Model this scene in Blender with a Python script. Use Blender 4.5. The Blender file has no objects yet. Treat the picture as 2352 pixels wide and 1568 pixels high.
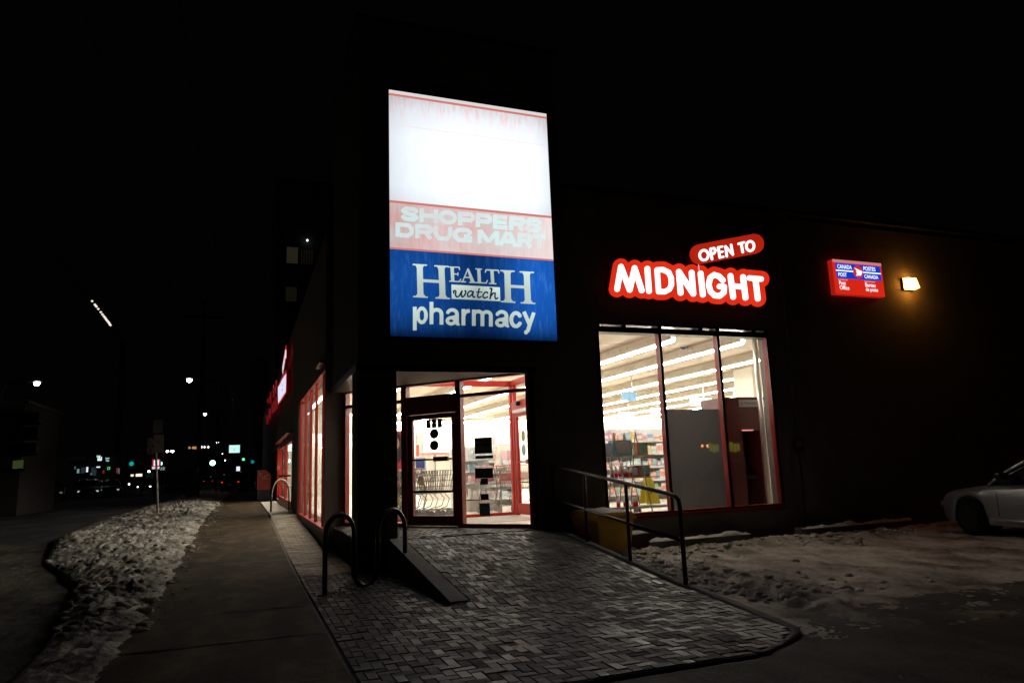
import bpy, bmesh, math, random
import numpy as np
from mathutils import Vector, Matrix, noise
random.seed(7)
C = bpy.context.scene.collection
SC = bpy.context.scene

# ------------------------------------------------------------------ camera
YAW, PITCH, ROLL, FPX, EYE = 0.365940, 0.176589, -0.0370033, 1621.16, 1.3
def cam_axes():
    cy, sy = math.cos(YAW), math.sin(YAW)
    f = np.array([sy*math.cos(PITCH), cy*math.cos(PITCH), math.sin(PITCH)])
    r = np.array([cy, -sy, 0.0]); u = np.cross(r, f)
    r2 = r*math.cos(ROLL)+u*math.sin(ROLL); u2 = -r*math.sin(ROLL)+u*math.cos(ROLL)
    return r2, u2, f
CR, CU, CF = cam_axes()
cam = bpy.data.cameras.new('camera'); co = bpy.data.objects.new('camera', cam); C.objects.link(co)
co.matrix_world = Matrix(((CR[0], CU[0], -CF[0], 0), (CR[1], CU[1], -CF[1], 0), (CR[2], CU[2], -CF[2], EYE), (0, 0, 0, 1)))
cam.sensor_width = 36; cam.lens = FPX/2352*36; cam.clip_end = 900; cam.clip_start = 0.05
SC.camera = co
# ------------------------------------------------------------------ night sky, exposure
w = bpy.data.worlds.new('World'); SC.world = w; w.use_nodes = True
wb = w.node_tree.nodes['Background']; wb.inputs[0].default_value = (0.34, 0.33, 0.36, 1); wb.inputs[1].default_value = 0.0018
SC.view_settings.view_transform = 'Standard'; SC.view_settings.look = 'None'
SC.view_settings.exposure = 0; SC.view_settings.gamma = 1
SC.cycles.use_denoising = True
SC.cycles.max_bounces = 8; SC.cycles.diffuse_bounces = 3; SC.cycles.transparent_max_bounces = 12
SC.cycles.sample_clamp_indirect = 4.0; SC.cycles.sample_clamp_direct = 0

# survey helpers: sight lines measured in the place, cut with a known plane
def sight(x, y):
    return CR*((x-1176)/FPX) - CU*((y-784)/FPX) + CF
def on_z(x, y, z):
    d = sight(x, y); t = (z-EYE)/d[2]; return Vector((d[0]*t, d[1]*t, z))
def on_y(x, y, Y):
    d = sight(x, y); t = Y/d[1]; return Vector((d[0]*t, Y, EYE+d[2]*t))
def on_x(x, y, X):
    d = sight(x, y); t = X/d[0]; return Vector((X, d[1]*t, EYE+d[2]*t))
def crop(ox, oy, s):                      # pixel of an enlarged detail -> survey pixel
    k = 2352/2560
    return lambda x, y: ((ox+x*s)*k, (oy+y*s)*k)
c2 = crop(1460, 560, 500/1782); c3 = crop(940, 900, 460/1568); c4 = crop(1460, 800, 540/1568)
c6 = crop(1150, 1030, 220/1150); cH = crop(1000, 640, 400/2352); cS = crop(960, 490, 440/2352)
cP = crop(2040, 620, 280/2352); cB = crop(50, 1080, 600/2352)

# ------------------------------------------------------------------ materials
MATS = {}
def nodes(name):
    m = bpy.data.materials.new(name); m.use_nodes = True; nt = m.node_tree
    return m, nt, nt.nodes['Principled BSDF']
def mat(name, col, rough=0.6, metal=0.0, var=0.0, scale=8.0, bump=0.0, bscale=60.0, spec=0.5, coat=0.0):
    if name in MATS: return MATS[name]
    m, nt, p = nodes(name); N, L = nt.nodes, nt.links
    p.inputs['Base Color'].default_value = (*col, 1); p.inputs['Roughness'].default_value = rough
    p.inputs['Metallic'].default_value = metal; p.inputs['Specular IOR Level'].default_value = spec
    p.inputs['Coat Weight'].default_value = coat
    tc = N.new('ShaderNodeTexCoord')
    n = N.new('ShaderNodeTexNoise'); n.inputs['Scale'].default_value = scale; n.inputs['Detail'].default_value = 5
    L.new(tc.outputs['Object'], n.inputs['Vector'])
    mx = N.new('ShaderNodeMix'); mx.data_type = 'RGBA'
    v = max(var, 0.06)
    mx.inputs['A'].default_value = (*[c*(1-v) for c in col], 1); mx.inputs['B'].default_value = (*[min(1, c*(1+v)) for c in col], 1)
    L.new(n.outputs['Fac'], mx.inputs['Factor']); L.new(mx.outputs['Result'], p.inputs['Base Color'])
    if bump:
        n2 = N.new('ShaderNodeTexNoise'); n2.inputs['Scale'].default_value = bscale; n2.inputs['Detail'].default_value = 4
        L.new(tc.outputs['Object'], n2.inputs['Vector'])
        b = N.new('ShaderNodeBump'); b.inputs['Strength'].default_value = bump; b.inputs['Distance'].default_value = 0.01
        L.new(n2.outputs['Fac'], b.inputs['Height']); L.new(b.outputs['Normal'], p.inputs['Normal'])
    MATS[name] = m; return m
def emit(name, col, strength):
    if name in MATS: return MATS[name]
    m, nt, p = nodes(name)
    p.inputs['Base Color'].default_value = (*[c*0.5 for c in col], 1); p.inputs['Roughness'].default_value = 0.4
    p.inputs['Emission Color'].default_value = (*col, 1); p.inputs['Emission Strength'].default_value = strength
    MATS[name] = m; return m
def glass(name, tint=(0.93, 0.96, 0.95), ior=1.5, frost=0.0, dirt=0.0):
    if name in MATS: return MATS[name]
    m = bpy.data.materials.new(name); m.use_nodes = True; nt = m.node_tree; N, L = nt.nodes, nt.links; N.clear()
    o = N.new('ShaderNodeOutputMaterial'); t = N.new('ShaderNodeBsdfTransparent'); g = N.new('ShaderNodeBsdfGlossy')
    t.inputs[0].default_value = (*tint, 1); g.inputs['Roughness'].default_value = 0.01; g.inputs[0].default_value = (0.95, 0.95, 0.95, 1)
    fr = N.new('ShaderNodeFresnel'); fr.inputs[0].default_value = ior
    mx = N.new('ShaderNodeMixShader'); L.new(fr.outputs[0], mx.inputs[0]); L.new(t.outputs[0], mx.inputs[1]); L.new(g.outputs[0], mx.inputs[2])
    last = mx
    if dirt:
        d = N.new('ShaderNodeBsdfDiffuse'); d.inputs[0].default_value = (0.6, 0.6, 0.58, 1)
        n = N.new('ShaderNodeTexNoise'); n.inputs['Scale'].default_value = 3; n.inputs['Detail'].default_value = 8
        mp = N.new('ShaderNodeMath'); mp.operation = 'MULTIPLY'; mp.inputs[1].default_value = dirt
        L.new(n.outputs['Fac'], mp.inputs[0])
        m2 = N.new('ShaderNodeMixShader'); L.new(mp.outputs[0], m2.inputs[0]); L.new(mx.outputs[0], m2.inputs[1]); L.new(d.outputs[0], m2.inputs[2]); last = m2
    L.new(last.outputs[0], o.inputs[0]); MATS[name] = m; return m
def island_mat(name, ramp, rough, dust=0.0, bump=0.3, bscale=90, side_falloff=False):
    """paving: every stone its own shade (random per island), worn and dusted with snow"""
    m, nt, p = nodes(name); N, L = nt.nodes, nt.links
    g = N.new('ShaderNodeNewGeometry'); r = N.new('ShaderNodeValToRGB')
    while len(r.color_ramp.elements) < len(ramp): r.color_ramp.elements.new(0.5)
    for e, (pos, c) in zip(r.color_ramp.elements, ramp): e.position = pos; e.color = (*c, 1)
    L.new(g.outputs['Random Per Island'], r.inputs[0])
    tc = N.new('ShaderNodeTexCoord'); n = N.new('ShaderNodeTexNoise'); n.inputs['Scale'].default_value = 1.3; n.inputs['Detail'].default_value = 9; n.inputs['Roughness'].default_value = 0.65
    L.new(tc.outputs['Object'], n.inputs['Vector'])
    cr = N.new('ShaderNodeValToRGB'); cr.color_ramp.elements[0].position = 0.5; cr.color_ramp.elements[1].position = 0.75
    cr.color_ramp.elements[1].color = (dust, dust, dust, 1); L.new(n.outputs['Fac'], cr.inputs[0])
    mx = N.new('ShaderNodeMix'); mx.data_type = 'RGBA'; L.new(cr.outputs[0], mx.inputs['Factor']); L.new(r.outputs[0], mx.inputs['A']); mx.inputs['B'].default_value = (0.42, 0.40, 0.37, 1)
    L.new(mx.outputs['Result'], p.inputs['Base Color'])
    n2 = N.new('ShaderNodeTexNoise'); n2.inputs['Scale'].default_value = bscale; n2.inputs['Detail'].default_value = 5; L.new(tc.outputs['Object'], n2.inputs['Vector'])
    b = N.new('ShaderNodeBump'); b.inputs['Strength'].default_value = bump; b.inputs['Distance'].default_value = 0.004
    L.new(n2.outputs['Fac'], b.inputs['Height']); L.new(b.outputs['Normal'], p.inputs['Normal'])
    wn = N.new('ShaderNodeTexWhiteNoise'); wn.noise_dimensions = '1D'; L.new(g.outputs['Random Per Island'], wn.inputs['W'])
    ad = N.new('ShaderNodeMath'); ad.operation = 'MULTIPLY_ADD'; ad.inputs[1].default_value = 0.4; ad.inputs[2].default_value = rough-0.2
    L.new(wn.outputs['Value'], ad.inputs[0]); L.new(ad.outputs[0], p.inputs['Roughness']); p.inputs['Specular IOR Level'].default_value = 0.35
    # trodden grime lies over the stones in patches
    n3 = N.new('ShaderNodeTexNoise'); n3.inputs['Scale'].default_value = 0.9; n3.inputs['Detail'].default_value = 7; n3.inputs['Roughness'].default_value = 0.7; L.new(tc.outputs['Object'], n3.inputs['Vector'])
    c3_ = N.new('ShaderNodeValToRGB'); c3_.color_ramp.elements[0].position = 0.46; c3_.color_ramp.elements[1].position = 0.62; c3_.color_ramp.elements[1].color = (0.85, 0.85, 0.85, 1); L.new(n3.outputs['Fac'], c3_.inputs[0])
    grime_falloff = c3_.outputs[0]
    if side_falloff:   # light falloff painted in: both sides of the path to the door darkened
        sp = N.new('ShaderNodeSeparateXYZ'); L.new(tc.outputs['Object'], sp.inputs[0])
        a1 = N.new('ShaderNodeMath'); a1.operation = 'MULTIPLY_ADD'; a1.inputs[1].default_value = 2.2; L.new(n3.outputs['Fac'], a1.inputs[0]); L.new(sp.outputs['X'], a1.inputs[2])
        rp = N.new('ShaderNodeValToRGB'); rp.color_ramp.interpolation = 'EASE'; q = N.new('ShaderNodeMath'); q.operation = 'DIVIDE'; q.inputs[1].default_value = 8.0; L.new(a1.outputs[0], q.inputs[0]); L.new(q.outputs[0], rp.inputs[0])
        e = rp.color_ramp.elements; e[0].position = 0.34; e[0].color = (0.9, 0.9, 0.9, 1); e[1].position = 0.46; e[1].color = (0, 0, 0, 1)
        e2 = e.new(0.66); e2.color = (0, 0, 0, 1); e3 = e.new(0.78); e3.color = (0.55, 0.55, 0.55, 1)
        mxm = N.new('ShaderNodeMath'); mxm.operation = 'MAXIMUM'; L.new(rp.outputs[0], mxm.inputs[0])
        hf = N.new('ShaderNodeMath'); hf.operation = 'MULTIPLY'; hf.inputs[1].default_value = 0.6; L.new(grime_falloff, hf.inputs[0]); L.new(hf.outputs[0], mxm.inputs[1]); grime_falloff = mxm.outputs[0]
    m3 = N.new('ShaderNodeMix'); m3.data_type = 'RGBA'; L.new(grime_falloff, m3.inputs['Factor']); L.new(mx.outputs['Result'], m3.inputs['A']); m3.inputs['B'].default_value = (ramp[0][1][0]*1.5, ramp[0][1][1]*1.35, ramp[0][1][2]*1.2, 1)
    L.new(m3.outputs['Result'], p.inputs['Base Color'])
    MATS[name] = m; return m
def snow_ground(name, snow, dark, thr, scale, rough=0.75, bump=0.6, bscale=14):
    """ground that is part packed snow, part bare: noise decides which"""
    m, nt, p = nodes(name); N, L = nt.nodes, nt.links
    tc = N.new('ShaderNodeTexCoord')
    def nz(s, d=8, r=0.6, st=(1, 1, 1)):
        mp = N.new('ShaderNodeMapping'); mp.inputs['Scale'].default_value = st; L.new(tc.outputs['Object'], mp.inputs[0])
        n = N.new('ShaderNodeTexNoise'); n.inputs['Scale'].default_value = s; n.inputs['Detail'].default_value = d; n.inputs['Roughness'].default_value = r
        L.new(mp.outputs[0], n.inputs['Vector']); return n
    n = nz(scale, 10, 0.62, (1, 0.55, 1)); cr = N.new('ShaderNodeValToRGB'); cr.color_ramp.elements[0].position = thr-0.12; cr.color_ramp.elements[1].position = thr+0.12
    L.new(n.outputs['Fac'], cr.inputs[0])
    f = nz(30, 4); m0 = N.new('ShaderNodeMix'); m0.data_type = 'RGBA'; m0.inputs['A'].default_value = (*[c*0.75 for c in snow], 1); m0.inputs['B'].default_value = (*[min(1, c*1.2) for c in snow], 1)
    L.new(f.outputs['Fac'], m0.inputs['Factor'])
    mx = N.new('ShaderNodeMix'); mx.data_type = 'RGBA'; mx.inputs['A'].default_value = (*dark, 1)
    L.new(cr.outputs[0], mx.inputs['Factor']); L.new(m0.outputs['Result'], mx.inputs['B']); L.new(mx.outputs['Result'], p.inputs['Base Color'])
    h = nz(bscale, 8, 0.7); b = N.new('ShaderNodeBump'); b.inputs['Strength'].default_value = bump; b.inputs['Distance'].default_value = 0.03
    L.new(h.outputs['Fac'], b.inputs['Height']); L.new(b.outputs['Normal'], p.inputs['Normal']); p.inputs['Roughness'].default_value = rough; p.inputs['Specular IOR Level'].default_value = 0.2
    MATS[name] = m; return m

# ------------------------------------------------------------------ mesh helpers
class MB:
    def __init__(s): s.v = []; s.f = []
    def add(s, vs, fs):
        b = len(s.v); s.v += [tuple(x) for x in vs]; s.f += [tuple(b+i for i in f) for f in fs]; return s
    def box(s, x0, x1, y0, y1, z0, z1):
        return s.add([(x, y, z) for z in (z0, z1) for y in (y0, y1) for x in (x0, x1)],
                     [(0, 2, 3, 1), (4, 5, 7, 6), (0, 1, 5, 4), (2, 6, 7, 3), (0, 4, 6, 2), (1, 3, 7, 5)])
    def obox(s, o, u, n, s0, s1, d0, d1, z0, z1):       # box in a frame: s along u, d along n
        P = lambda a, d, z: (o[0]+u[0]*a+n[0]*d, o[1]+u[1]*a+n[1]*d, z)
        return s.add([P(a, d, z) for z in (z0, z1) for d in (d0, d1) for a in (s0, s1)],
                     [(0, 2, 3, 1), (4, 5, 7, 6), (0, 1, 5, 4), (2, 6, 7, 3), (0, 4, 6, 2), (1, 3, 7, 5)])
    def taper(s, cx, cy, z0, z1, a0, b0, a1, b1):
        vs = [(cx+i*a, cy+j*b, z) for z, a, b in ((z0, a0, b0), (z1, a1, b1)) for i, j in ((-1, -1), (1, -1), (1, 1), (-1, 1))]
        return s.add(vs, [(3, 2, 1, 0), (4, 5, 6, 7), (0, 1, 5, 4), (1, 2, 6, 5), (2, 3, 7, 6), (3, 0, 4, 7)])
    def tube(s, pts, r, n=8, caps=True, rs=None):
        pts = [Vector(p) for p in pts]; b = len(s.v); up = None
        for i, p in enumerate(pts):
            d = ((pts[min(i+1, len(pts)-1)]-p).normalized() + (p-pts[max(i-1, 0)]).normalized())
            if d.length < 1e-6: d = pts[min(i+1, len(pts)-1)]-p
            d.normalize()
            if up is None:
                up = Vector((0, 0, 1)) if abs(d.z) < 0.9 else Vector((1, 0, 0))
            a = up.cross(d).normalized(); c = d.cross(a); up = c
            rr = rs[i] if rs else r
            for k in range(n):
                t = 2*math.pi*k/n; s.v.append(tuple(p+a*math.cos(t)*rr+c*math.sin(t)*rr))
        for i in range(len(pts)-1):
            for k in range(n):
                k2 = (k+1) % n; s.f.append((b+i*n+k, b+i*n+k2, b+(i+1)*n+k2, b+(i+1)*n+k))
        if caps:
            s.f.append(tuple(b+k for k in reversed(range(n)))); e = b+(len(pts)-1)*n; s.f.append(tuple(e+k for k in range(n)))
        return s
    def lathe(s, c, prof, n=16, axis='z'):
        b = len(s.v); c = Vector(c)
        for r, h in prof:
            for k in range(n):
                t = 2*math.pi*k/n; a, d = r*math.cos(t), r*math.sin(t)
                q = {'z': (a, d, h), 'y': (a, h, -d), 'x': (h, a, d)}[axis]; s.v.append(tuple(c+Vector(q)))
        for i in range(len(prof)-1):
            for k in range(n):
                k2 = (k+1) % n; s.f.append((b+i*n+k, b+i*n+k2, b+(i+1)*n+k2, b+(i+1)*n+k))
        s.f.append(tuple(b+k for k in reversed(range(n)))); e = b+(len(prof)-1)*n; s.f.append(tuple(e+k for k in range(n)))
        return s
    def prism(s, poly, z0, z1):
        n = len(poly); return s.add([(x, y, z0) for x, y in poly]+[(x, y, z1) for x, y in poly],
                     [tuple(reversed(range(n))), tuple(range(n, 2*n))]+[(i, (i+1) % n, n+(i+1) % n, n+i) for i in range(n)])
    def grid(s, xs, ys, fn):
        b = len(s.v); nx = len(xs)
        for y in ys:
            for x in xs: s.v.append(fn(x, y))
        for j in range(len(ys)-1):
            for i in range(nx-1):
                a = b+j*nx+i; s.f.append((a, a+1, a+nx+1, a+nx))
        return s
    def mesh(s, name, m, smooth=False, off=None):
        me = bpy.data.meshes.new(name)
        vs = s.v if off is None else [(x-off[0], y-off[1], z-off[2]) for x, y, z in s.v]
        me.from_pydata(vs, [], s.f); me.materials.append(m)
        if smooth: me.shade_smooth()
        me.update(); return me
def add(name, mb, m, parent=None, smooth=False, world=True, bevel=0.0):
    """link one mesh object; with a parent and world=True the vertices are in world space"""
    off = None
    if parent is not None and world:
        off = parent.matrix_basis.translation.copy(); q = parent
        while q.parent is not None: q = q.parent; off += q.matrix_basis.translation
    me = mb.mesh(name, m, smooth, off); o = bpy.data.objects.new(name, me); C.objects.link(o)
    if parent is not None: o.parent = parent
    if bevel:
        bv = o.modifiers.new('Bevel', 'BEVEL'); bv.width = bevel; bv.segments = 2; bv.limit_method = 'ANGLE'
    return o
def tag(o, label=None, cat=None, group=None, kind=None):
    if label: o['label'] = label
    if cat: o['category'] = cat
    if group: o['group'] = group
    if kind: o['kind'] = kind
    return o
def thing(name, label, cat, loc=(0, 0, 0), rz=0.0, group=None):
    o = bpy.data.objects.new(name, None); C.objects.link(o); o.location = loc; o.rotation_euler = (0, 0, rz)
    o.empty_display_size = 0.2
    return tag(o, label, cat, group)
def dup(o, parent=None):
    c = o.copy(); C.objects.link(c); c.parent = parent
    for ch in list(o.children): dup(ch, c)
    return c

# outline tracing: union of strokes as a signed distance field, polygonised by marching squares
def sdf(prims, X, Y):
    D = np.full(X.shape, 1e9)
    for p in prims:
        if p[0] == 's':
            _, x0, y0, x1, y1, r = p; dx, dy = x1-x0, y1-y0; t = np.clip(((X-x0)*dx+(Y-y0)*dy)/(dx*dx+dy*dy+1e-9), 0, 1)
            d = np.hypot(X-x0-t*dx, Y-y0-t*dy)-r
        elif p[0] == 'b':
            _, x0, y0, x1, y1, r = p; l = math.hypot(x1-x0, y1-y0)+1e-9; ux, uy = (x1-x0)/l, (y1-y0)/l
            a = np.abs((X-(x0+x1)/2)*ux+(Y-(y0+y1)/2)*uy)-l/2; b = np.abs(-(X-(x0+x1)/2)*uy+(Y-(y0+y1)/2)*ux)-r
            d = np.hypot(np.maximum(a, 0), np.maximum(b, 0))+np.minimum(np.maximum(a, b), 0)
        elif p[0] == 'e':
            _, cx, cy, rx, ry, r = p; q = np.hypot((X-cx)/rx, (Y-cy)/ry); d = np.abs(q-1)*np.where(q > 0, np.hypot(X-cx, Y-cy)/np.maximum(q, 1e-6), 1)-r
        elif p[0] == 'p':
            pts = p[1]; d2 = np.full(X.shape, 1e9); ins = np.zeros(X.shape, bool)
            for i in range(len(pts)):
                (x0, y0), (x1, y1) = pts[i], pts[(i+1) % len(pts)]; dx, dy = x1-x0, y1-y0
                t = np.clip(((X-x0)*dx+(Y-y0)*dy)/(dx*dx+dy*dy+1e-9), 0, 1); d2 = np.minimum(d2, np.hypot(X-x0-t*dx, Y-y0-t*dy))
                c = ((y0 > Y) != (y1 > Y)) & (X < (x1-x0)*(Y-y0)/(y1-y0+1e-12)+x0); ins ^= c
            d = np.where(ins, -d2, d2)
        D = np.minimum(D, d)
    return D
def trace(prims, grow, cell, place, depth, mb=None):
    """place(x, y, d) -> world point, d = 0 front face, d = depth back face"""
    mb = mb or MB(); xs = []; ys = []
    for p in prims:
        if p[0] in 'sb': xs += [p[1]-p[5], p[1]+p[5], p[3]-p[5], p[3]+p[5]]; ys += [p[2]-p[5], p[2]+p[5], p[4]-p[5], p[4]+p[5]]
        elif p[0] == 'e': xs += [p[1]-p[3]-p[5], p[1]+p[3]+p[5]]; ys += [p[2]-p[4]-p[5], p[2]+p[4]+p[5]]
        else: xs += [q[0] for q in p[1]]; ys += [q[1] for q in p[1]]
    x0, x1, y0, y1 = min(xs)-grow-cell*2, max(xs)+grow+cell*2, min(ys)-grow-cell*2, max(ys)+grow+cell*2
    gx = np.arange(x0, x1+cell, cell); gy = np.arange(y0, y1+cell, cell); X, Y = np.meshgrid(gx, gy); D = sdf(prims, X, Y)-grow
    idx = {}; V = []; F = []; edges = {}
    def vert(key, x, y):
        if key not in idx: idx[key] = len(V); V.append((x, y))
        return idx[key]
    def cross(i, j, k, l):
        a, b = D[j, i], D[l, k]; t = a/(a-b); return vert(('e', min((i, j), (k, l)), max((i, j), (k, l))), gx[i]+(gx[k]-gx[i])*t, gy[j]+(gy[l]-gy[j])*t)
    ny, nx = D.shape
    for j in range(ny-1):
        row = (D[j] < 0) | (D[j+1] < 0)
        i = 0
        while i < nx-1:
            if not (row[i] or row[i+1]): i += 1; continue
            if (D[j:j+2, i:i+2] < 0).all():
                k = i
                while k < nx-1 and (D[j:j+2, k:k+2] < 0).all(): k += 1
                # full run as one strip with all its vertices kept on the border
                ring = [vert(('g', a, j), gx[a], gy[j]) for a in range(i, k+1)]+[vert(('g', a, j+1), gx[a], gy[j+1]) for a in range(k, i-1, -1)]
                F.append(ring); i = k; continue
            cs = [(i, j), (i+1, j), (i+1, j+1), (i, j+1)]; ins = [D[b, a] < 0 for a, b in cs]
            segs = []
            if ins == [True, False, True, False] or ins == [False, True, False, True]:
                for q in range(4):
                    if ins[q]:
                        a = cs[q]; n_ = cs[(q+1) % 4]; p_ = cs[(q-1) % 4]
                        F.append([vert(('g', *a), gx[a[0]], gy[a[1]]), cross(*a, *n_), cross(*a, *p_)])
            else:
                poly = []
                for q in range(4):
                    a, b = cs[q], cs[(q+1) % 4]
                    if ins[q]: poly.append(vert(('g', *a), gx[a[0]], gy[a[1]]))
                    if ins[q] != ins[(q+1) % 4]: poly.append(cross(*a, *b))
                if len(poly) >= 3: F.append(poly)
            i += 1
    cnt = {}
    for f in F:
        for a, b in zip(f, f[1:]+f[:1]): cnt[(a, b)] = cnt.get((a, b), 0)+1
    n = len(V); vs = [place(x, y, 0.0) for x, y in V]+[place(x, y, depth) for x, y in V]
    fs = [tuple(f) for f in F]+[tuple(n+i for i in reversed(f)) for f in F]
    for (a, b) in cnt:
        if (b, a) not in cnt: fs.append((b, a, n+a, n+b))
    return mb.add(vs, fs)
def bars(pts, r): return [('b', *pts[i], *pts[i+1], r) for i in range(len(pts)-1)]
def arc(cx, cy, rx, ry, a0, a1, n=14): return [(cx+rx*math.cos(math.radians(a0+(a1-a0)*k/n)), cy+ry*math.sin(math.radians(a0+(a1-a0)*k/n))) for k in range(n+1)]
def path(pts, r): return [('s', *pts[i], *pts[i+1], r) for i in range(len(pts)-1)]

def text_fit(name, body, m, parent, x0, x1, z0, z1, y, depth=0.006, offset=0.0, shear=0.0, frame=None, keep=None):
    """flat raised lettering scaled into the rectangle x0..x1, z0..z1 at plane y (front faces -y)"""
    cu = bpy.data.curves.new(name, 'FONT'); cu.body = body; cu.size = 1; cu.offset = offset; cu.shear = shear; cu.resolution_u = 4
    tmp = bpy.data.objects.new(name, cu); C.objects.link(tmp); dg = bpy.context.evaluated_depsgraph_get()
    me = bpy.data.meshes.new_from_object(tmp.evaluated_get(dg)); C.objects.unlink(tmp); bpy.data.objects.remove(tmp)
    xs = [v.co.x for v in me.vertices]; ys = [v.co.y for v in me.vertices]; ax, bx, ay, by = min(xs), max(xs), min(ys), max(ys)
    pw = Vector((0, 0, 0))
    if parent is not None:
        q = parent
        while q is not None: pw += q.matrix_basis.translation; q = q.parent
    for v in me.vertices:
        a = x0+(v.co.x-ax)/(bx-ax)*(x1-x0); b = z0+(v.co.y-ay)/(by-ay)*(z1-z0)
        p = Vector((a, y, b)) if frame is None else frame(a, b)
        v.co = p-pw
    me.materials.clear(); me.materials.append(m)
    o = bpy.data.objects.new(name, me); C.objects.link(o); o.parent = parent
    return o

# ------------------------------------------------------------------ palette
M_wall = mat('dark_stucco', (0.15, 0.138, 0.118), 0.9, var=0.3, scale=3, bump=0.8, bscale=22)
M_wall2 = mat('side_stucco', (0.17, 0.15, 0.125), 0.9, var=0.2, scale=2, bump=0.3, bscale=50)
M_red = mat('red_frame_paint', (0.27, 0.016, 0.010), 0.5, var=0.1, scale=4, spec=0.25)
M_darkred = mat('dark_red_paint', (0.15, 0.013, 0.010), 0.4, var=0.15)
M_cap_shade = mat('cap_shade', (0.016, 0.010, 0.009), 0.35, metal=0.3)
M_black = mat('black_metal', (0.012, 0.012, 0.012), 0.35, metal=0.4)
M_rail = mat('rail_paint', (0.055, 0.035, 0.032), 0.32, metal=0.3, var=0.3, scale=20, bump=0.2)
M_steel = mat('galvanised_steel', (0.35, 0.35, 0.34), 0.35, metal=0.9, var=0.15)
M_conc = mat('concrete', (0.20, 0.19, 0.17), 0.85, var=0.25, scale=6, bump=0.5, bscale=80)
M_snow = mat('snow', (0.55, 0.54, 0.50), 0.7, var=0.35, scale=5, bump=0.9, bscale=45)
M_cream = mat('cream_ceiling', (0.62, 0.52, 0.40), 0.9, var=0.08, scale=2, bump=0.15, bscale=20)
M_iwall = mat('cream_wall', (0.84, 0.78, 0.66), 0.8)
M_floor = mat('store_floor', (0.74, 0.66, 0.54), 0.35, var=0.1)
M_white = mat('white_enamel', (0.78, 0.77, 0.74), 0.4)
M_glass = glass('window_glass', dirt=0.012)
M_glass2 = glass('door_glass', tint=(0.97, 0.985, 0.98), dirt=0.01)
M_tube = emit('fluorescent_tube', (1.0, 0.97, 0.90), 52.0)
M_rubber = mat('rubber', (0.02, 0.02, 0.02), 0.8)

GZ = -0.12
def gz(y):
    t = min(1, max(0, (y-10)/15)); return GZ+0.30*t*t*(3-2*t)
def rz(y): return min(0.3, max(GZ, 0.3-0.113*(10.95-y)))
def edge_x(y):                         # right-hand kerb of the paving, rounded at the near corner
    if y >= 7.0: return 4.72
    if y >= 5.2: return 4.36+0.36*((y-5.2)/1.8)
    return 4.36-0.9*(1-max(0, (y-4.55)/0.65))**2 if y > 4.55 else 3.2
# ================================================================== GROUND
far = list(np.linspace(-4, 11, 16))+[12, 13, 14, 16, 18, 20, 22, 25, 30, 40, 60, 100, 200, 400, 700]
mb = MB().grid([-500, -100, -40, -20, -5, 30, 100, 500], far, lambda x, y: (x, y, gz(y)-0.10))
tag(add('ground', mb, mat('dark_earth', (0.04, 0.038, 0.035), 0.95, var=0.3)), kind='structure')
# road with slush at the near kerb
M_road = snow_ground('slushy_asphalt', (0.16, 0.15, 0.14), (0.045, 0.043, 0.042), 0.56, 0.9, rough=0.7, bump=0.5)
mb = MB().grid([-17, -12, -8, -5, -3.2], [-4, -2, 0, 2, 4, 6, 8, 10]+far[15:26], lambda x, y: (x, y, gz(y)-0.06))
tag(add('road', mb, M_road), kind='structure')
M_slab = mat('far_pavement', (0.10, 0.10, 0.10), 0.85, var=0.3, bump=0.3)
mb = MB().grid([-21, -17.01], [-4, 0, 4, 8, 10]+far[15:26], lambda x, y: (x, y, gz(y)+0.04))
tag(add('far_sidewalk', mb, M_slab), kind='structure')
# sidewalk slab with joints
M_walk = snow_ground('worn_sidewalk', (0.17, 0.115, 0.062), (0.046, 0.029, 0.014), 0.58, 3.5, rough=0.85, bump=0.4, bscale=30)
mb = MB(); y = -2.0
while y < 95:
    L_ = 1.5
    for xa, xb in ((-0.98, 0.76),):
        n = 4
        mb.grid([xa, xb], [y+0.012+(L_-0.024)*k/n for k in range(n+1)], lambda x, yy: (x, yy, gz(yy)+0.004+0.004*math.sin(y*3.1+x)))
    y += L_
tag(add('sidewalk', mb, M_walk), kind='structure')
mb = MB().grid([-1.0, 0.78, 2.06], [-3, 0, 4, 7.6, 8, 10]+far[15:24], lambda x, y: (x, y, gz(y)-0.008))
tag(add('sidewalk_bed', mb, M_conc), kind='structure')
# parking lot: rutted packed snow
M_lot = snow_ground('packed_snow_lot', (0.68, 0.595, 0.50), (0.20, 0.155, 0.115), 0.50, 2.0, rough=0.8, bump=0.9, bscale=13)
def lot(x, y):
    z = GZ-0.04+0.035*noise.noise(Vector((x*1.5, y*1.1, 0)))+0.026*noise.noise(Vector((x*4.5, y*4, 3)))
    z += 0.030*abs(noise.noise(Vector((x*9, y*8.5, 7))))+0.016*abs(noise.noise(Vector((x*21, y*19, 2))))
    e = max(0, 1-abs(y-10.25)/1.0); z += 0.09*e*(0.5+1.0*noise.noise(Vector((x*3, y*4, 9)))+0.5*abs(noise.noise(Vector((x*9, y*9, 1)))))
    e2 = max(0, 1-(x-5.0)/1.6) if y > 6.0 else max(0, (y-4.5)/1.5)*max(0, 1-(x-5.0)/1.6)
    z += 0.09*e2*(0.45+1.0*noise.noise(Vector((x*5, y*5, 4)))+0.6*abs(noise.noise(Vector((x*12, y*12, 6)))))
    ed = 4.75+0.35*noise.noise(Vector((x*0.9, 2, 0)))
    if y < ed: z -= (ed-y)*0.16
    if x < 5.1: z = min(z, rz(y)-0.03 if y > 7.2 else GZ-0.02)
    return (x, y, z)
mb = MB().grid(list(np.arange(4.3, 14.5, 0.035))+list(np.arange(14.5, 40, 1.0)), list(np.arange(1.5, 11.02, 0.035)), lot)
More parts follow.
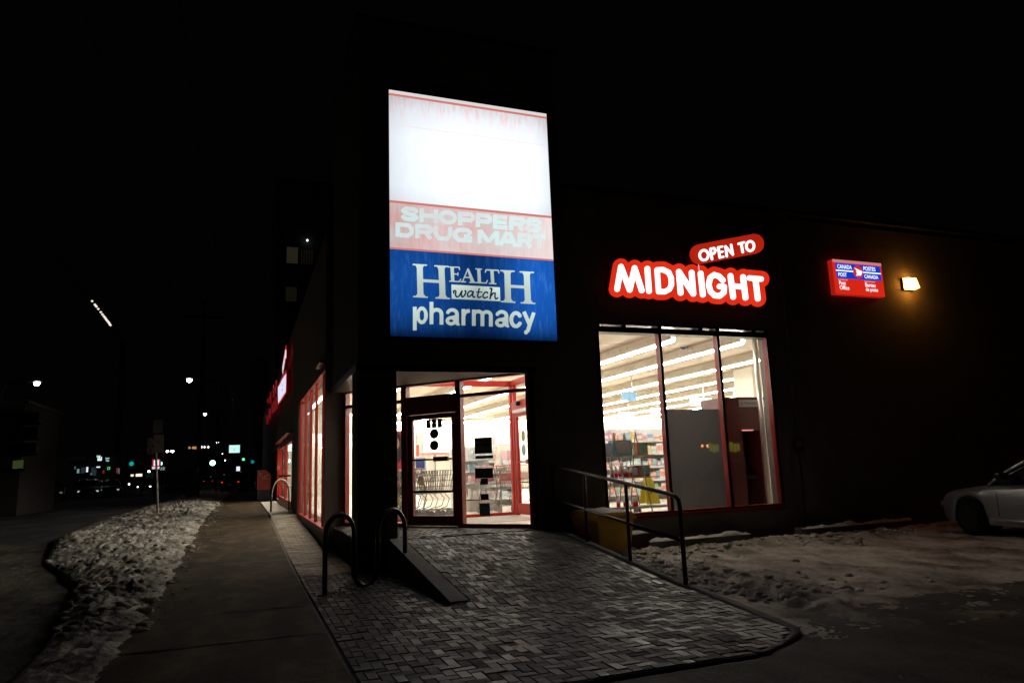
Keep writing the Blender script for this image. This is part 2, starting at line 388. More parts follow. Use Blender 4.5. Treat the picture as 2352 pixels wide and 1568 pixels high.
tag(add('parking_lot', mb, M_lot, smooth=True), kind='structure')
def drive(x, y):
    z = GZ-0.016+0.010*noise.noise(Vector((x*2, y*2, 8)))+0.007*abs(noise.noise(Vector((x*9, y*8, 1))))+0.004*noise.noise(Vector((x*25, y*23, 4)))
    if x < edge_x(y)+0.1 and y > 4.56: z -= 0.03+(y-4.56)*0.3
    elif y > 5.6: z -= (y-5.6)*0.12
    return (x, y, z-0.006)
mb = MB().grid([-1.0]+list(np.arange(-0.9, 9.0, 0.045))+list(np.arange(9, 30, 1.0)), [-4.0]+list(np.arange(2.6, 6.1, 0.045)), drive)
tag(add('driveway', mb, snow_ground('driveway_asphalt', (0.13, 0.115, 0.095), (0.05, 0.043, 0.035), 0.52, 2.2, bump=0.8, bscale=30), smooth=True), kind='structure')

# brick paving: herringbone stones, each a little raised or tilted
M_pave = island_mat('concrete_pavers', [(0.0, (0.034, 0.029, 0.024)), (0.35, (0.048, 0.042, 0.034)), (0.88, (0.076, 0.068, 0.056)), (1.0, (0.13, 0.118, 0.10))], 0.62, dust=0.30, side_falloff=True)
def in_door_wall(x, y):                # outside of the slanted entrance wall
    return (x-4.55)*(-0.773)+(y-11.13)*(-0.634) > 0.08
def pavers(region, zf, L_=0.172, jig=0.0020):
    mb = MB(); w_ = L_/2; g = 0.0035; rng = random.Random(3)
    for i in range(-130, 40):
        for j in range(-30, 60):
            bx, by = i+4*j, -i
            for cells, hor in ((((bx, by), (bx+1, by)), True), (((bx+2, by), (bx+2, by+1)), False)):
                x0 = cells[0][0]*w_; y0 = cells[0][1]*w_+0.0
                x1 = x0+(2*w_ if hor else w_); y1 = y0+(w_ if hor else 2*w_)
                cx, cy = (x0+x1)/2, (y0+y1)/2+PY0
                y0 += PY0; y1 += PY0
                if not (4.5 < cy < 14.5): continue
                if cy > 10.92: lo_, hi_ = 1.68, 4.74
                elif cy > 7.55 and cx < 2.18: lo_, hi_ = 0.80, 2.05
                else: lo_, hi_ = (2.31 if cy > 7.55 else 0.80), edge_x(cy)+0.02
                x0 = max(x0, lo_); x1 = min(x1, hi_); y0 = max(y0, 4.6)
                if y0 < 10.86 < y1: y1 = 10.86
                if y0 < 10.92 < y1: y0 = 10.92
                if x1-x0 < 0.025 or y1-y0 < 0.025: continue
                cx, cy = (x0+x1)/2, (y0+y1)/2
                if not region(cx, cy): continue
                dz = rng.gauss(0, jig); tx = rng.gauss(0, 0.014); ty = rng.gauss(0, 0.014)
                top = [(x, y, zf(x, y)+dz+(x-cx)*tx+(y-cy)*ty) for x, y in ((x0+g, y0+g), (x1-g, y0+g), (x1-g, y1-g), (x0+g, y1-g))]
                ins = 0.003
                bot = [(x, y, z-0.05) for x, y, z in top]
                cap = [(x+(ins if x < cx else -ins), y+(ins if y < cy else -ins), z+0.003) for x, y, z in top]
                mb.add(bot+top+cap, [(0, 1, 5, 4), (1, 2, 6, 5), (2, 3, 7, 6), (3, 0, 4, 7), (4, 5, 9, 8), (5, 6, 10, 9), (6, 7, 11, 10), (7, 4, 8, 11), (8, 9, 10, 11)])
    return mb
PY0 = 4.6
def reg_ramp(x, y):
    if not (4.6 < y < 14.5): return False
    if 10.86 < y < 10.92: return False
    return in_door_wall(x, y) if y > 10.9 else True
def ramp_bed_poly():
    return None
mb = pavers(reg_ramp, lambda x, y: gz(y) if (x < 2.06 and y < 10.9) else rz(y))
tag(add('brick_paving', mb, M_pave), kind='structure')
# bed under the ramp (solid concrete wedge) with its joint at the landing
mb = MB()
ys = [4.58+0.1325*k for k in range(20)]+[7.23, 10.85, 10.9, 10.93, 14.3]
for y0, y1 in zip(ys[:-1], ys[1:]):
    for x0, x1 in ((2.30, min(4.76, edge_x((y0+y1)/2)+0.04)),) if y0 < 10.93 else ((1.66, 4.76),):
        za, zb = rz(y0)-0.006, rz(y1)-0.006
        if y0 == 10.9: za = zb = 0.27
        mb.add([(x0, y0, -0.3), (x1, y0, -0.3), (x1, y1, -0.3), (x0, y1, -0.3), (x0, y0, za), (x1, y0, za), (x1, y1, zb), (x0, y1, zb)],
               [(0, 3, 2, 1), (4, 5, 6, 7), (0, 1, 5, 4), (1, 2, 6, 5), (2, 3, 7, 6), (3, 0, 4, 7)])
mb.add([(0.78, 4.58, GZ-0.006), (2.3, 4.58, GZ-0.006), (2.3, 10.95, GZ-0.006), (0.78, 10.95, GZ-0.006)], [(0, 1, 2, 3)])
tag(add('ramp', mb, mat('paver_joint', (0.028, 0.024, 0.020), 0.95)), kind='structure')
# side strip: running bond along the shop front
def strip():
    mb = MB(); rng = random.Random(5); y = 10.88; k = 0
    while y < 29.5:
        x = 0.80-(0.1 if k % 2 else 0)
        hi = 2.04 if y < 10.85 else (1.6 if y < 14.3 else 1.48)
        while x < hi-0.02:
            a, b = max(x, 0.80), min(x+0.2, hi)
            if b-a > 0.03:
                z = gz(y+0.05)+0.006+rng.gauss(0, 0.0018); c = 0.004
                mb.add([(a+c, y+c, z-0.05), (b-c, y+c, z-0.05), (b-c, y+.1-c, z-0.05), (a+c, y+.1-c, z-0.05), (a+c, y+c, z), (b-c, y+c, z), (b-c, y+.1-c, z+rng.gauss(0, .001)), (a+c, y+.1-c, z)],
                       [(4, 5, 6, 7), (0, 1, 5, 4), (1, 2, 6, 5), (2, 3, 7, 6), (3, 0, 4, 7)])
            x += 0.2
        y += 0.1; k += 1
    return mb
M_strip = island_mat('strip_pavers', [(0.0, (0.26, 0.22, 0.165)), (0.5, (0.42, 0.365, 0.28)), (1.0, (0.56, 0.50, 0.40))], 0.6, dust=0.5)
tag(add('brick_strip', strip(), M_strip), kind='structure')
# concrete pad by the side door
mb = MB().box(0.80, 1.49, 21.6, 34.0, gz(25)-0.05, gz(25)+0.03)
tag(add('door_pad', mb, mat('light_concrete', (0.52, 0.47, 0.38), 0.8, var=0.25, scale=2, bump=0.3)), kind='structure')

# sloped side kerb of the ramp
kb = MB()
for y0, y1 in ((7.55, 8.6), (8.6, 9.7), (9.7, 10.9), (10.9, 11.6)):
    a0, a1 = rz(y0)+0.018, rz(y1)+0.018
    kb.add([(2.06, y0, -0.2), (2.30, y0, -0.2), (2.30, y1, -0.2), (2.06, y1, -0.2), (2.09, y0, a0), (2.29, y0, a0), (2.29, y1, a1), (2.09, y1, a1)],
           [(4, 5, 6, 7), (1, 2, 6, 5), (3, 0, 4, 7)]+([(0, 1, 5, 4)] if y0 == 7.55 else []))
tag(add('ramp_kerb', kb, M_conc), 'weathered concrete kerb sloping up the near left side of the brick ramp', 'kerb')
# right-hand edging of the ramp and lot
kb = MB(); pr = None
for k in range(40):
    y = 10.85-k*(10.85-4.6)/39; x = edge_x(y)+0.03; z = max(rz(y), GZ)+(0.025 if y > 7.2 else 0.004+0.021*max(0, (y-5.6)/1.6))
    cur = [(x, y, z-0.25), (x, y, z), (x+0.11, y, z-0.004+0.006*noise.noise(Vector((0, y*4, 0)))), (x+0.13, y, z-0.25)]
    if pr: b = len(kb.v)-4; kb.v += cur; kb.f += [(b+i, b+i+1, b+i+5, b+i+4) for i in range(3)]
    else: kb.v += cur
    pr = cur
tag(add('ramp_edging', kb, mat('dark_concrete', (0.09, 0.085, 0.078), 0.9, var=0.3, bump=0.5), smooth=True), 'low dark concrete edging curving round the right side of the brick ramp', 'kerb')
# two kerb stones under the shop window with snow on top
def kerbstone(xa, xb, y, label, seed):
    t = thing('kerb_stone', label, 'kerb', (xa, y, GZ), 0)
    add('stone', MB().box(xa, xb, y-0.09, y+0.09, GZ-0.1, GZ+0.14), M_conc, t, bevel=0.02)
    def f(u, v):
        x = xa+(xb-xa)*u; yy = y+0.12*v; h = 0.09*max(0, noise.noise(Vector((x*2.2, seed, 0)))+0.25)+0.035*noise.noise(Vector((x*9, yy*9, seed)))
        h *= (1-v*v)**0.5 if abs(v) < 1 else 0
        return (x, yy, GZ+0.135+max(-0.02, h))
    add('snow_cap', MB().grid(list(np.linspace(0, 1, 90)), list(np.linspace(-1, 1, 9)), f), M_snow, t, smooth=True)
kerbstone(6.3, 8.35, 10.55, 'long concrete kerb stone capped with snow under the lit window', 2.0)
kerbstone(9.5, 12.2, 10.6, 'snow dusted kerb stone between the window and the silver car', 6.0)

# snowbank between road and sidewalk (uncountable lumps)
ysb = []; y = 4.5; d = 0.035
while y < 75: ysb.append(y); d = 0.03+0.0022*(y-4.5)*1.1; y += d
def bank(x, y):
    ex = float(np.interp(y, [4, 8, 12, 15, 19, 90], [-1.45, -1.65, -2.2, -3.2, -3.95, -3.95])); u = (x-ex)/(-0.90+0.10*noise.noise(Vector((0, y*1.3, 0)))+0.06*noise.noise(Vector((3, y*5, 0)))-ex)                                   # 0 at the road, 1 at the sidewalk
    w_ = max(0, math.sin(math.pi*min(1, max(0, u))))**0.6
    taper = 0.35+0.65*min(1, max(0, (y-5.0)/5.5))
    n = 0.55+0.5*noise.noise(Vector((x*1.2, y*0.9, 1)))
    n += 0.40*abs(noise.noise(Vector((x*4.5, y*4.0, 5))))+0.25*noise.noise(Vector((x*13, y*12, 6)))+0.34*abs(noise.noise(Vector((x*9, y*8.5, 2))))+0.26*abs(noise.noise(Vector((x*21, y*19, 8))))
    h = 0.19*w_*taper*n
    h += 0.22*min(1, max(0, (x-ex)/0.5))*math.exp(-((x+3.6)**2/0.25+(y-17.5)**2/3))*(0.6+abs(noise.noise(Vector((x*5, y*5, 3)))))
    h += 0.16*math.exp(-((x+1.45)**2/0.02+(y-24)**2/0.09))
    if w_ == 0: return (x, y, gz(y)-0.2)
    return (x, y, gz(y)-0.025+h+0.012*noise.noise(Vector((x*25, y*22, 0))))
mb = MB().grid(list(np.arange(-4.1, -0.76, 0.03)), ysb, bank)
M_bank = snow_ground('dirty_snow', (0.68, 0.625, 0.54), (0.17, 0.14, 0.105), 0.50, 2.2, rough=0.8, bump=0.9, bscale=26)
tag(add('snowbank', mb, M_bank, smooth=True), 'long dirty snowbank ploughed up between the road and the sidewalk', 'snow', kind='stuff')
def slush(x, y):
    h = 0.045*max(0, noise.noise(Vector((x*0.9, y*0.7, 4)))+0.25)+0.03*abs(noise.noise(Vector((x*5, y*4, 1))))+0.02*abs(noise.noise(Vector((x*13, y*11, 2))))
    e = min(1, (x+8.2)/1.2)*min(1, max(0, (21-y)/5)); return (x, y, gz(y)-0.068+h*max(0, e))
mb = MB().grid(list(np.arange(-8.2, -1.15, 0.05)), list(np.arange(3.0, 21, 0.06)), slush)
tag(add('road_slush', mb, snow_ground('brown_slush', (0.15, 0.13, 0.105), (0.045, 0.04, 0.033), 0.48, 1.6, bump=0.8, bscale=22), smooth=True), 'brown frozen slush spread over the near edge of the road', 'slush', kind='stuff')
# chunks of snow by the bin and along the ramp edge and the bike rack
def chunk(x, y, z, r, seed):
    mb = MB(); n, m_ = 12, 7
    for j in range(m_):
        for i in range(n):
            th = 2*math.pi*i/n; ph = math.pi*(j/(m_-1)-0.5); v = Vector((math.cos(th)*math.cos(ph), math.sin(th)*math.cos(ph), math.sin(ph)))
            q = r*(1+0.55*noise.noise(v*1.8+Vector((seed, 0, 0)))+0.30*noise.noise(v*4.5+Vector((seed, 5, 0)))); mb.v.append((x+v.x*q*1.3, y+v.y*q, z+v.z*q*0.62))
    for j in range(m_-1):
        for i in range(n): a = j*n+i; b = j*n+(i+1) % n; mb.f.append((a, b, b+n, a+n))
    return mb
rng = random.Random(11)
mb = MB()
for k in range(170):
    y = rng.uniform(6.9, 10.6); x = 4.87+abs(rng.gauss(0, 0.12)); r = rng.uniform(0.012, 0.042)
    c = chunk(x, y, rz(y)-0.05 if x < 4.93 else lot(x, y)[2], r, k); mb.add(c.v, c.f)
for k in range(900):
    u = rng.random()
    if u < 0.45: x = 4.95+abs(rng.gauss(0, 0.9)); y = rng.uniform(6.0, 10.8)
    else: y = min(10.85, 10.2+rng.gauss(0, 0.35)); x = rng.uniform(5.0, 12.0)
    c = chunk(x, y, lot(x, y)[2]+0.003, 0.008+0.045*rng.random()**2.5, k+100); mb.add(c.v, c.f)
tag(add('snow_rubble', mb, M_snow, smooth=True), 'loose lumps of snow heaped along the ramp edge and under the lit window', 'snow', kind='stuff')
mb = MB()
for k in range(60):
    a = rng.random(); x = 0.95+1.2*a+rng.gauss(0, 0.10); y = 9.1+0.85*a+rng.gauss(0, 0.10); c = chunk(x, y, GZ+0.005, rng.uniform(0.008, 0.022), k+300); mb.add(c.v, c.f)
tag(add('ice_crumbs', mb, M_snow, smooth=True), 'small crumbs of ice scattered round the wave bike rack', 'ice', kind='stuff')
mb = MB()
for k in range(620):
    y = 8+(rng.random()**1.4)*30; lo_ = float(np.interp(y, [4, 8, 12, 15, 19, 90], [-1.45, -1.65, -2.2, -3.2, -3.95, -3.95])); x = rng.uniform(lo_, -0.85) if k % 3 else rng.gauss(-0.85, 0.12); p = bank(x, y)
    c = chunk(x, y, max(p[2], gz(y))+0.004, (0.010+0.075*rng.random()**2.2 if k % 3 else rng.uniform(0.006, 0.022)), k+500); mb.add(c.v, c.f)
tag(add('snow_lumps', mb, M_bank, smooth=True), 'broken clods of snow lying on the snowbank beside the sidewalk', 'snow', kind='stuff')

# ================================================================== PHARMACY BUILDING
B = thing('pharmacy_building', 'dark corner drugstore with a tall sign tower and red framed lit windows', 'building', (1.63, 11.0, 0))
H0 = 6.25
mb = MB()
# front wall (plane y = 11) round the window 5.82..9.62
mb.box(4.60, 5.82, 11.0, 11.3, -0.3, 3.80); mb.box(9.62, 10.05, 11.0, 11.3, -0.3, 3.80)
mb.box(5.82, 9.62, 11.0, 11.3, -0.3, 0.40); mb.box(4.60, 10.05, 11.0, 11.3, 3.80, H0)
mb.box(10.05, 10.35, 10.93, 11.3, -0.3, H0); mb.box(10.35, 34, 11.0, 11.3, -0.3, H0-0.1)
add('front_wall', mb, M_wall, B)
add('parapet_cap', MB().box(5.2, 34.1, 10.9, 11.4, H0, H0+0.08), M_rubber, B)
# side wall (plane x = 1.5)
def sy(px): return on_x(px, 1000, 1.5).y
G0, G1 = 14.50, sy(685.5); D0, D1 = sy(673.5), sy(644.5); E1 = sy(628)
mb = MB()
mb.box(1.5, 1.92, 14.36, G0, -0.3, 3.45); mb.box(1.5, 1.8, G0, G1, -0.3, 0.20); mb.box(1.5, 1.8, G1, D0, -0.3, 3.45)
mb.box(1.5, 1.8, D1, E1, -0.3, 0.30); mb.box(1.5, 1.8, D0, E1, 2.62, 3.45); mb.box(1.5, 1.8, E1, 62, -0.3, 3.45)
mb.box(1.5, 1.8, 14.36, 62, 3.45, H0)
add('side_wall', mb, M_wall2, B)
# tower, pillar and soffit
mb = MB().box(1.63, 5.20, 10.95, 14.34, 4.0, 8.85).prism([(1.63, 10.95), (5.2, 10.95), (5.2, 10.998), (4.66, 10.998), (1.92, 14.34), (1.63, 14.34)], 2.98, 3.998)
add('sign_tower', mb, M_wall, B)
add('tower_cap', MB().box(1.58, 5.25, 10.9, 14.4, 8.852, 8.95), M_rubber, B)
add('pillar', MB().box(1.63, 2.24, 10.98, 11.6, -0.3, 2.9), M_wall, B, bevel=0.01)
mb = MB(); k = 0
y = 11.0
while y < 14.3:
    x1 = 4.58-(y-11.1)*0.82
    mb.box(1.66, max(2.0, x1), y+0.006, y+0.094, 2.90, 2.975); y += 0.1
add('soffit', mb, mat('soffit_metal', (0.16, 0.145, 0.12), 0.55, metal=0.1), B)
mb = MB().box(1.60, 4.62, 10.96, 11.0, 2.86, 2.978); mb.box(1.60, 1.66, 11.0, 14.34, 2.86, 2.978)
add('canopy_trim', mb, M_black, B)
# interior shell
add('store_floor', MB().prism([(4.62, 11.3), (30, 11.3), (30, 35.2), (1.8, 35.2), (1.8, 14.55)], 0.1, 0.3), M_floor, B)
cl = MB().box(1.8, 30, 11.3, 35.2, 3.86, 3.98)
for k in range(1, 12): cl.box(1.8, 30, 11.3+k*2.0-0.01, 11.3+k*2.0+0.01, 3.852, 3.8599)
add('ceiling', cl, M_cream, B)
add('back_wall', MB().box(1.8, 30, 35.2, 35.4, 0, 3.98), M_iwall, B)
add('end_wall', MB().box(30, 30.2, 11.3, 35.4, 0, 3.98), M_iwall, B)
for q_ in ((10.4, 30, 11.32, 11.36), (1.81, 1.85, E1, 35.2), (1.81, 1.85, G1, D0)): add('inner_lining', MB().box(*q_, 0.3, 3.85), M_iwall, B)
add('roof', MB().box(1.8, 34, 11.3, 62, 5.9, 6.0), M_black, B)
add('bulkhead_column', MB().box(13.3, 15.2, 16.0, 16.8, 0.3, 3.85).box(13.28, 15.22, 15.98, 16.82, 2.85, 2.88), M_iwall, B)
add('dropped_bulkhead', MB().box(1.85, 4.3, 29, 29.3, 2.9, 3.85), M_iwall, B)

# ---- front display window
mb = MB()
X0, X1, Z0, Z1 = 5.82, 9.62, 0.40, 3.80
m1 = on_y(*c4(535, 700), 11.1).x; m1 = 6.93; 
def zx(px, py): return on_y(*c4(px, py), 11.1).x
ma, mbx = (zx(515, 90)+zx(610, 1395))/2, (zx(940, 120)+zx(1040, 1350))/2
fr = MB(); capm = MB()
for xa, xb in ((X0, X0+0.05), (X1-0.05, X1), (ma+0.01, ma+0.06), (mbx+0.01, mbx+0.06)):
    fr.box(xa, xb, 11.02, 11.125, Z0+0.05, Z1-0.17); capm.box(xa-0.004, xb+0.004, 10.995, 11.0185, Z0+0.05, Z1-0.17)
fr.box(X0, X1, 11.02, 11.20, Z0, Z0+0.05); 
W = add('display_window_frame', fr, M_red, B); W['label'] = 'red mullioned frame of the big front window'
add('mullion_shade_caps', capm, M_cap_shade, W)  # dark caps added: shade of the unlit mullion fronts put into their colour
hd = MB().box(X0, X1, 11.0, 11.22, Z1-0.17, Z1-0.07).box(X0, X1, 11.0, 11.22, Z1-0.03, Z1)
for x in (X0, 6.35, ma, ma+0.9, mbx, mbx+0.85, X1-0.09): hd.box(x, x+0.09, 11.003, 11.217, Z1-0.07, Z1-0.03)
add('window_header', hd, M_black, W)
add('sill', MB().box(X0-0.03, X1+0.03, 10.95, 11.02, Z0-0.05, Z0+0.01), M_darkred, W)
for xa, xb in ((X0+0.05, ma), (ma+0.07, mbx), (mbx+0.07, X1-0.06)):
    add('pane', MB().add([(xa, 11.10, Z0+0.05), (xb, 11.10, Z0+0.05), (xb, 11.10, Z1-0.17), (xa, 11.10, Z1-0.17)], [(0, 1, 2, 3)]), M_glass, W)
add('jamb_pipe', MB().tube([(9.74, 11.55, 0.42), (9.74, 11.55, 3.84)], 0.05, 14), mat('pale_steel', (0.7, 0.66, 0.6), 0.3, metal=0.7), W, smooth=True)

# ---- side glazing
fr = MB(); vs = [G0, sy(735.6), sy(719.8), sy(707.9), sy(696.6), G1-0.07]
for y0 in vs: fr.box(1.54, 1.60, y0, y0+0.07, 0.26, 3.38)
fr.box(1.50, 1.66, G0, G1, 0.20, 0.26); fr.box(1.50, 1.66, G0, G1, 3.38, 3.45)
S = add('side_window_frame', fr, M_red, B); S['label'] = 'tall red mullioned frame facing the street'
for a, b in zip(vs[:-1], vs[1:]):
    add('pane', MB().add([(1.58, a+0.07, 0.26), (1.58, b, 0.26), (1.58, b, 3.38), (1.58, a+0.07, 3.38)], [(0, 3, 2, 1)]), M_glass, S)
fr = MB(); n = 5
for k in range(n+1):
    y0 = D1+(E1-D1-0.07)*k/n; fr.box(1.54, 1.60, y0, y0+0.07, 0.30, 2.56)
fr.box(1.50, 1.64, D1, E1, 2.56, 2.62)
S2 = add('side_window_frame', fr, M_red, B); S2['label'] = 'lower red mullioned frame beyond the side door'
for k in range(n):
    y0 = D1+(E1-D1-0.07)*k/n; y1 = D1+(E1-D1-0.07)*(k+1)/n
    add('pane', MB().add([(1.57, y0+.07, 0.30), (1.57, y1, 0.30), (1.57, y1, 2.56), (1.57, y0+.07, 2.56)], [(0, 3, 2, 1)]), M_glass, S2)
# side door (double, red)
fr = MB(); ym = (D0+D1)/2
for y0 in (D0, ym-0.04, D1-0.08): fr.box(1.47, 1.58, y0, y0+0.08, 0.24, 2.5)
fr.box(1.47, 1.58, D0, D1, 2.42, 2.62); fr.box(1.47, 1.58, D0, D1, 0.24, 0.48)
SD = add('side_door', fr, M_red, B)
add('pane', MB().add([(1.52, D0, 0.48), (1.52, D1, 0.48), (1.52, D1, 2.42), (1.52, D0, 2.42)], [(0, 3, 2, 1)]), M_glass, SD)
add('push_bar', MB().box(1.44, 1.466, D0+0.1, D1-0.1, 1.28, 1.34).box(1.44, 1.466, D0+0.1, D1-0.1, 0.95, 0.98), M_darkred, SD)
yk = D0+(ym-D0)*0.6
add('sticker', MB().lathe((1.514, yk, 1.66), [(0.12, -0.002), (0.12, 0.002)], 24, 'x'), M_black, SD)
add('sticker', MB().lathe((1.514, yk, 1.95), [(0.12, -0.002), (0.12, 0.002)], 24, 'x'), M_black, SD)
add('door_hood', MB().box(1.30, 1.497, D0-0.1, D1+0.1, 2.66, 2.69), M_darkred, B)
add('window_awning_rail', MB().box(1.38, 1.497, 14.4, 15.3, 3.50, 3.53), M_darkred, B)

# ---- slanted entrance wall: s measured from its right end along EU, z up
EO = Vector((4.55, 11.13, 0)); EU = Vector((-0.634, 0.7733, 0)); EN = Vector((-0.7733, -0.634, 0))
def ent(px, py):
    d = Vector(sight(px, py)); t = (EO.dot(EN))/(d.dot(EN)); p = d*t
    return (p-Vector((EO.x, EO.y, 0))).dot(EU), EYE+p.z
def eb(mb, s0, s1, d0, d1, z0, z1): return mb.obox(EO, EU, EN, s0, s1, d0, d1, z0, z1)
def epane(s0, s1, z0, z1, d=0.0):
    P = lambda s_, z: (EO.x+EU.x*s_+EN.x*d, EO.y+EU.y*s_+EN.y*d, z)
    return MB().add([P(s0, z0), P(s1, z0), P(s1, z1), P(s0, z1)], [(0, 3, 2, 1)])
ef = MB()
LEN = 4.2
eb(ef, -0.02, LEN, -0.06, 0.06, 2.87, 2.95); eb(ef, -0.02, 1.40, -0.05, 0.05, 0.30, 0.37); eb(ef, 2.72, LEN, -0.05, 0.05, 0.30, 0.37)
for s0, s1 in ((-0.02, 0.05), (1.39, 1.50), (2.62, 2.74), (3.12, 3.18), (LEN-0.07, LEN)): eb(ef, s0, s1, -0.06, 0.06, 0.37, 2.87)
eb(ef, 0.05, 1.39, -0.045, 0.045, 2.575, 2.635); eb(ef, 2.74, 3.12, -0.045, 0.045, 2.575, 2.635); eb(ef, 3.18, LEN-.07, -0.045, 0.045, 2.575, 2.635)
for s0, s1 in ((-0.02, 0.05), (1.39, 1.50), (2.62, 2.74)): eb(ef, s0, s1, -0.055, 0.055, 0.29, 0.372)
EF = add('entrance_frame', ef, mat('maroon_frame_paint', (0.25, 0.017, 0.012), 0.35, var=0.1), B); EF['label'] = 'dark red frame of the slanted entrance glazing'
op = MB(); eb(op, 1.50, 2.62, -0.11, 0.11, 2.33, 2.66)
add('door_operator', op, M_darkred, EF)
for s0, s1, z0, z1 in ((0.05, 1.39, 0.37, 2.575), (0.05, 1.39, 2.635, 2.87), (1.5, 2.62, 2.66, 2.87), (2.74, 3.12, 0.37, 2.575), (2.74, 3.12, 2.635, 2.87), (3.18, LEN-.07, 0.37, 2.575), (3.18, LEN-.07, 2.635, 2.87)):
    add('pane', epane(s0, s1, z0, z1), M_glass2, EF)
dl = MB()
for s0, s1 in ((1.51, 1.61), (2.50, 2.61)): eb(dl, s0, s1, -0.03, 0.03, 0.33, 2.32)
eb(dl, 1.61, 2.50, -0.03, 0.03, 2.24, 2.32); eb(dl, 1.61, 2.50, -0.03, 0.03, 0.33, 0.50)
DR = add('entrance_door', dl, M_darkred, B)
add('pane', epane(1.61, 2.50, 0.50, 2.24), M_glass2, DR)
zb = ent(*c3(600, 840))[1]; zl = ent(*c3(520, 1118))[1]
pb = MB(); eb(pb, 1.61, 2.50, 0.031, 0.05, zb-0.015, zb+0.015); eb(pb, 1.68, 2.00, 0.035, 0.075, zb-0.035, zb+0.045)
add('push_bar', pb, M_darkred, DR)
add('cross_bar', eb(MB(), 1.61, 2.50, -0.012, 0.02, zl-0.02, zl+0.02), M_black, DR)
add('threshold', eb(MB(), 1.5, 2.62, -0.02, 0.10, 0.295, 0.325), M_steel, DR)
def frame_e(a, b): # a = -s so that lettering reads left to right from outside
    return Vector((EO.x+EU.x*(-a)+EN.x*0.014, EO.y+EU.y*(-a)+EN.y*0.014, b))
M_decal = mat('dark_decal', (0.014, 0.013, 0.012), 0.5)
M_decal2 = mat('decal_grey', (0.16, 0.16, 0.15), 0.5)
for k, (xa, xb, ya, yb) in enumerate(((430, 469, 508, 578), (476, 517, 502, 575), (526, 566, 499, 572))):
    s1, z1 = ent(*c3(xa, ya)); s0, z0 = ent(*c3(xb, yb))
    n_ = add('number_tile', eb(MB(), s0, s1, 0.004, 0.009, z0, z1), M_decal, DR)
    text_fit('numeral', '445'[k], M_decal2, n_, -s1+0.02, -s0-0.02, z0+0.025, z1-0.025, 0, offset=0.02, frame=frame_e)
for cx, cy in ((498, 626), (498, 725)):
    s0, z0 = ent(*c3(cx, cy)); P = EO+EU*s0+EN*0.006; mb = MB()
    vs_ = []
    for d in (0, 0.004):
        for k in range(28):
            t = 2*math.pi*k/28; q = P+EU*(0.098*math.cos(t))+EN*d; vs_.append((q.x, q.y, z0+0.09*math.sin(t)))
    mb.add(vs_, [tuple(range(28)), tuple(reversed(range(28, 56)))]+[(k, (k+1) % 28, 28+(k+1) % 28, 28+k) for k in range(28)])
    add('round_sticker', mb, mat('round_decal', (0.02, 0.026, 0.012), 0.5, var=0.5, scale=30), DR)
def sign_e(xa, xb, ya, yb, m, name='window_notice'):
    s1, z1 = ent(*c3(xa, ya)); s0, z0 = ent(*c3(xb, yb)); return add(name, eb(MB(), s0, s1, 0.004, 0.009, z0, z1), m, EF), s0, s1, z0, z1
n_, a, b, z0, z1 = sign_e(841, 991, 662, 791, M_decal)
for q, h_ in ((0.62, 0.16), (0.22, 0.24)): add('printed_band', eb(MB(), a+0.02, b-0.02, 0.011, 0.013, z0+(z1-z0)*q, z0+(z1-z0)*(q+h_)), mat('dim_print', (0.11, 0.09, 0.06), 0.6), n_)
sign_e(848, 1000, 815, 833, M_decal); sign_e(845, 1000, 922, 1002, mat('decal_teal', (0.018, 0.022, 0.022), 0.4)); sign_e(890, 957, 1008, 1058, M_decal); sign_e(893, 962, 1138, 1190, M_decal)
n_, a, b, z0, z1 = sign_e(883, 975, 1216, 1330, mat('notice_blue', (0.035, 0.07, 0.17), 0.5)); n_['label'] = 'blue notice with orange bands low on the entrance glass'
for q0, q1 in ((0.84, 1.0), (0.0, 0.13)): add('notice_band', eb(MB(), a-0.002, b+0.002, 0.011, 0.013, z0+(z1-z0)*q0, z0+(z1-z0)*q1), mat('notice_orange', (0.6, 0.12, 0.03), 0.5), n_)
for q in (0.7, 0.6, 0.48, 0.36, 0.25): add('notice_text_line', eb(MB(), a+0.02, b-0.02-0.03*(q < 0.5), 0.011, 0.012, z0+(z1-z0)*q, z0+(z1-z0)*(q+0.04)), mat('pale_print', (0.3, 0.4, 0.5), 0.5), n_)
# vestibule inside
vf = MB(); VX, VY = 5.56, 14.68
vf.box(VX-0.05, VX+0.05, VY-0.05, VY+0.05, 0.3, 3.2); vf.box(2.6, VX-0.05, VY-0.04, VY+0.04, 0.3, 0.36); vf.box(2.6, VX-0.05, VY-0.04, VY+0.04, 3.08, 3.2)
vf.box(VX-0.04, VX+0.04, 11.35, VY-0.05, 3.08, 3.2); vf.box(VX-0.04, VX+0.04, 11.35, VY-0.05, 2.62, 2.72)
for y0 in (VY-0.2, 13.32, 12.2): vf.box(VX-0.04, VX+0.04, y0, y0+0.07, 0.3, 3.08)
VF = add('vestibule_frame', vf, mat('bright_red_frame', (0.42, 0.02, 0.013), 0.5, var=0.1, spec=0.25), B)
VF['label'] = 'bright red inner frame of the entrance vestibule'
M_red2 = MATS['bright_red_frame']
dl = MB(); dl.box(VX-0.03, VX+0.03, VY-0.32, VY-0.21, 0.33, 2.45).box(VX-0.03, VX+0.03, 13.40, 13.5, 0.33, 2.45).box(VX-0.03, VX+0.03, 13.5, VY-0.32, 0.33, 0.55).box(VX-0.03, VX+0.03, 13.5, VY-0.32, 2.38, 2.45)
VD = add('vestibule_door', dl, M_red2, B)
add('push_bar', MB().box(VX-0.08, VX-0.031, 13.5, VY-0.32, 1.40, 1.43).box(VX-0.09, VX-0.032, 13.5, 13.75, 1.37, 1.46), M_red2, VD)
add('cross_bar', MB().box(VX-0.02, VX+0.02, 13.5, VY-0.32, 0.98, 1.01), M_black, VD)
